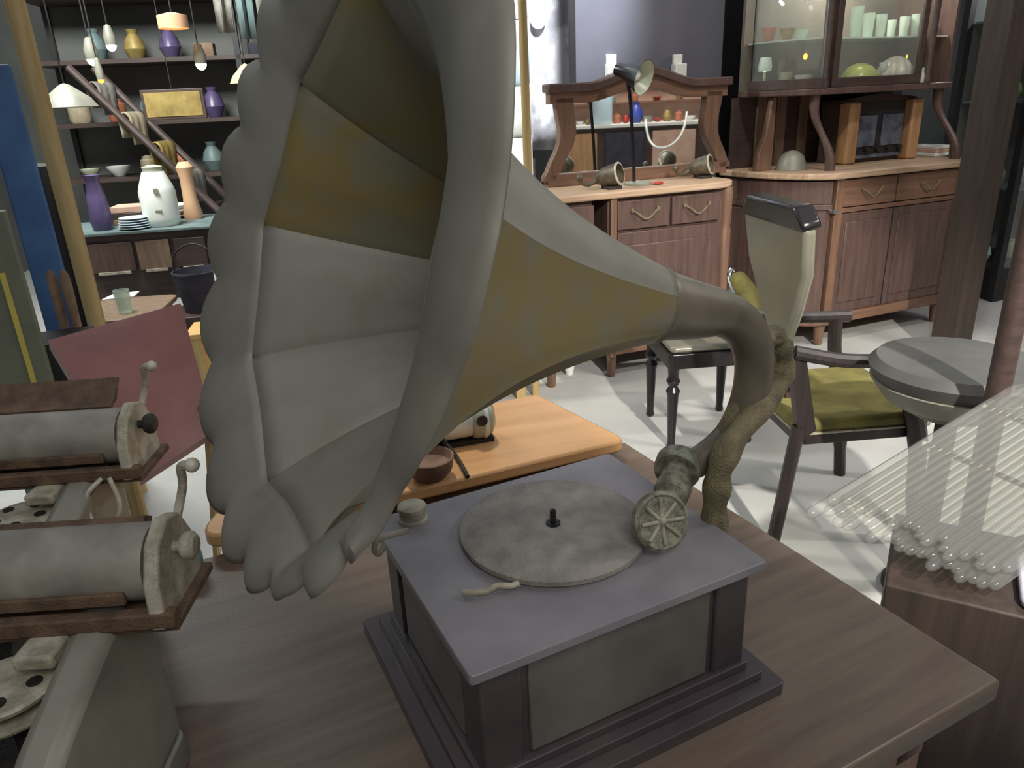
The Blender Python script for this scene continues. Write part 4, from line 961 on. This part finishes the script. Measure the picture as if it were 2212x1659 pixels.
c = on(HM, 1163, 40, -.03); tag(MB(HM).lathe([(0, 0), (.03, 0), (.045, .004), (.044, .008), (0, .008)], (c.x, -.018, on(HM, 1158, 45, -.03).z), (0, -1, 0), 28, False).build('lavender_plate', 'lavender'), 'small lavender plate fixed to the marbled hanging', 'plate')
# ------------------------------------------------------------------ glass display case at the far right
VM = frame(3.35, 4.95, 0, 18)
t = thing('display_case', 'tall dark framed glass display case to the right of the glazed sideboard', 'display case', VM @ Vector((.8, .3, 0)), 18)
for x in (0, .8, 1.6):
    for y in (0, .55): MB(VM).box(x-.025, x+.025, y-.025, y+.025, 0, 2.4).build('post', 'black', t)
MB(VM).box(0, 1.6, -.02, .57, 0, .22).build('plinth', 'black', t)
MB(VM).box(0, 1.6, -.02, .57, 2.34, 2.4).build('top', 'black', t)
MB(VM).box(0, 1.6, .53, .55, .22, 2.34).build('back_panel', 'wall_far', t)
for x in (.0, .8): MB(VM).box(x+.026, x+.774, -.004, .004, .22, 2.34).build('glass_pane', 'glass', t)
for z in (.75, 1.3, 1.8): MB(VM).box(.03, 1.57, .02, .52, z-.012, z).build('shelf', 'teal', t)
random.seed(11)
lst = [('vase', 'paleblue', 'pale blue vase'), ('jar', 'greymetal', 'grey jar'), ('vase', 'green', 'leaf green vase'), ('bowl', 'white', 'white bowl'), ('box', 'teal', 'teal box'), ('jar', 'palegreen', 'pale green jar')]
kc = 0
for r, z in enumerate((.22, .75, 1.3, 1.8)):
    for i, x in enumerate((.16, .42, .66, .98, 1.22, 1.44)):
        kd, mm, nm = lst[(kc*5+r) % 6]; kc += 1
        px_, py_ = proj(VM @ Vector((x, .26, z+.05)))
        if px_ > 2235 or py_ > 640: continue
        o = ware(kd, VM, x, .26, z+.001, random.uniform(.06, .085), mm)
        tag(o, f'{nm}, {ordn[i]} from the left on the {["bottom", "lower", "upper", "top"][r]} level of the glass display case', kd, f'wares on the {["bottom", "lower", "upper", "top"][r]} level of the display case')

# ------------------------------------------------------------------ what the mirror shows: a counter of wares across the room
mn = (DM.to_3x3() @ Vector((0, 1, 0))).normalized(); mo = DM @ Vector((0, .40, 0))
def mir(px, py, D):
    p = dep(px, py, D); return p - mn*2*((p-mo).dot(mn))
a0, a1 = mir(1200, 268, 8.0), mir(1520, 268, 8.0); zc_ = .5*(a0.z+a1.z)
ang = math.degrees(math.atan2(a1.y-a0.y, a1.x-a0.x)); QM = frame(a0.x, a0.y, 0, ang); QL = math.hypot(a1.x-a0.x, a1.y-a0.y)
def inv(px, py, D): return QM.inverted() @ mir(px, py, D)
sgn = 1 if (QM.inverted() @ mir(1360, 262, 9)).y > 0 else -1
t = thing('shop_counter', 'wooden shop counter with a pale top seen in the sideboard mirror', 'counter', QM @ Vector((QL/2, .2*sgn, 0)), ang)
ya, yb = sorted((0, .6*sgn))
MB(QM).box(-.5, QL+.5, ya, yb, zc_-.03, zc_).build('top', 'paper', t)
ya, yb = sorted((.03*sgn, .57*sgn))
MB(QM).box(-.45, QL+.45, ya, yb, 0, zc_-.03).build('body', 'darkwood', t)
ya, yb = sorted((.005*sgn, .03*sgn))
for f0, f1, mm in ((.02, .28, 'radiowood'), (.34, .60, 'darkcloth'), (.66, .95, 'pinkpaper')): MB(QM).box(QL*f0, QL*f1, ya, yb, .15, zc_-.08).build('front_panel', mm, t)
ya, yb = sorted((.75*sgn, .80*sgn))
t2_ = thing('back_shelf', 'brown shelf unit behind the shop counter seen in the sideboard mirror', 'shelf', QM @ Vector((QL/2, .8*sgn, 0)), ang)
MB(QM).box(-.5, QL+.5, ya, yb, 0, 2.2).build('back_panel', 'pinkpaper', t2_)
yc, yd = sorted((.62*sgn, .77*sgn))
for z in (zc_+.22, zc_+.48): MB(QM).box(-.4, QL+.4, yc, yd, z-.02, z).build('shelf', 'redwood', t2_)
for k, (f, kd, mm, nm, s) in enumerate(((.10, 'jar', 'red', 'red jar', .05), (.28, 'vase', 'gold', 'gold vase', .05), (.44, 'box', 'teal', 'teal box', .05), (.60, 'jar', 'terracotta', 'terracotta jar', .05), (.76, 'bowl', 'red', 'red bowl', .05), (.92, 'jar', 'gold', 'gold jar', .05))):
    tag(ware(kd, QM, QL*f, .70*sgn, zc_+.221, s, mm), f'{nm} on the brown shelf unit behind the mirrored counter', kd, 'wares on the mirrored shelf')
X = lambda f, d=.2: QM @ Vector((QL*f, d*sgn, zc_))
p = X(.33); t = thing('milk_can', 'pale blue milk can seen in the sideboard mirror', 'can', p)
MB().lathe([(0, 0), (.10, 0), (.11, .02), (.11, .30), (.10, .34), (0, .345)], p, seg=28, caps=False).build('body', 'paleblue', t)
MB().lathe([(.075, .34), (.08, .37), (.05, .42), (0, .43)], p, seg=28, caps=False).build('lid', 'palemetal', t)
for f, kd, mm, nm, s in ((.08, 'box', 'cobalt', 'dark blue box', .10), (.18, 'bowl', 'white', 'white bowl', .045), (.235, 'vase', 'gold', 'gold vase', .035), (.275, 'jar', 'red', 'red jar', .035), (.44, 'jar', 'terracotta', 'terracotta jar', .06), (.50, 'vase', 'red', 'red vase', .05), (.57, 'vase', 'cobalt', 'tall cobalt vase', .11), (.65, 'box', 'greycloth', 'grey box', .06), (.72, 'bowl', 'red', 'red bowl', .05), (.79, 'vase', 'gold', 'second gold vase', .07), (.87, 'jar', 'terracotta', 'second terracotta jar', .06), (.95, 'bowl', 'white', 'second white bowl', .06)):
    p = QM @ Vector((QL*f, .25*sgn, zc_))
    o = ware(kd, QM, QL*f, .3*sgn, zc_+.001, s, mm)
    tag(o, f'{nm} on the shop counter seen in the sideboard mirror', kd, 'wares on the mirrored counter')

hp = [mir(1484, 242, 7.85), mir(1480, 268, 7.8), mir(1468, 296, 7.75), mir(1445, 316, 7.7), mir(1418, 318, 7.7), mir(1402, 300, 7.75), mir(1395, 266, 7.8), mir(1396, 258, 8.1)]
tag(MB().tube(spline(hp), .012, 10).build('white_hose', 'white'), 'white hose looping down in front of the shop counter in the sideboard mirror', 'hose')

# ------------------------------------------------------------------ light
wd = bpy.data.worlds.new('shop_ambient'); sc.world = wd; wd.use_nodes = True
wd.node_tree.nodes['Background'].inputs[0].default_value = (.80, .85, .95, 1)
wd.node_tree.nodes['Background'].inputs[1].default_value = .36
def lamp(name, kind, loc, target, power, col=(1, .96, .88), size=.2, angle=60, blend=.3):
    l = bpy.data.lights.new(name, kind); l.energy = power; l.color = col
    if kind == 'SPOT': l.spot_size = math.radians(angle); l.spot_blend = blend; l.shadow_soft_size = size
    elif kind == 'AREA': l.size = size
    else: l.shadow_soft_size = size
    o = bpy.data.objects.new(name, l); COL.objects.link(o); o.location = loc
    o.rotation_euler = (Vector(target)-Vector(loc)).to_track_quat('-Z', 'Y').to_euler(); return o
lamp('ceiling_spot', 'SPOT', (3.3, 1.6, 3.3), (.9, 3.0, 0), 150, size=.05, angle=52, blend=.25)
lamp('ceiling_spot_front', 'SPOT', (1.4, -1.1, 3.2), (1.2, 3.0, 0), 1150, size=.06, angle=36, blend=.35)
lamp('ceiling_spot_back', 'SPOT', (1.6, 2.6, 3.4), (1.7, 4.4, .9), 110, size=.08, angle=62, blend=.5)
lamp('table_spot', 'SPOT', (-.3, 2.2, 3.4), (-.1, 1.5, .7), 130, (1, .9, .76), size=.06, angle=22, blend=.5)
lamp('rack_light', 'AREA', (-2.2, 3.6, 3.3), (-2.2, 5.4, 1.0), 170, (.95, 1, .95), size=.8)
lamp('foreground_fill', 'AREA', (.3, -.9, 2.7), (0, .9, 1), 19, (1, .97, .92), size=1.0)  # soft fill added behind the camera to lift the foreground
q = KM @ Vector((.40, .36, 2.1)); lamp('cabinet_fill', 'POINT', q, q-Vector((0, 0, 1)), 17, (1, .96, .86), size=.04)  # unseen lamp added to brighten the inside of the upper cabinet
q = HM @ Vector((.1, -1.0, 3.0)); lamp('hanging_fill', 'SPOT', q, HM @ Vector((.0, .1, 1.9)), 480, (.92, .96, 1), size=.1, angle=60)  # spot added to brighten the marbled hanging
q = VM @ Vector((.5, .15, 2.25)); lamp('case_fill', 'POINT', q, q-Vector((0, 0, 1)), 22, (.95, 1, .96), size=.05)  # fill added inside the display case, no lamp seen there
q = QM @ Vector((QL*.5, -.5*sgn, 3.2)); lamp('counter_fill', 'AREA', q, QM @ Vector((QL*.5, .3*sgn, .9)), 70, (1, .97, .9), size=.8)  # fill added over the counter so its mirror image is brighter
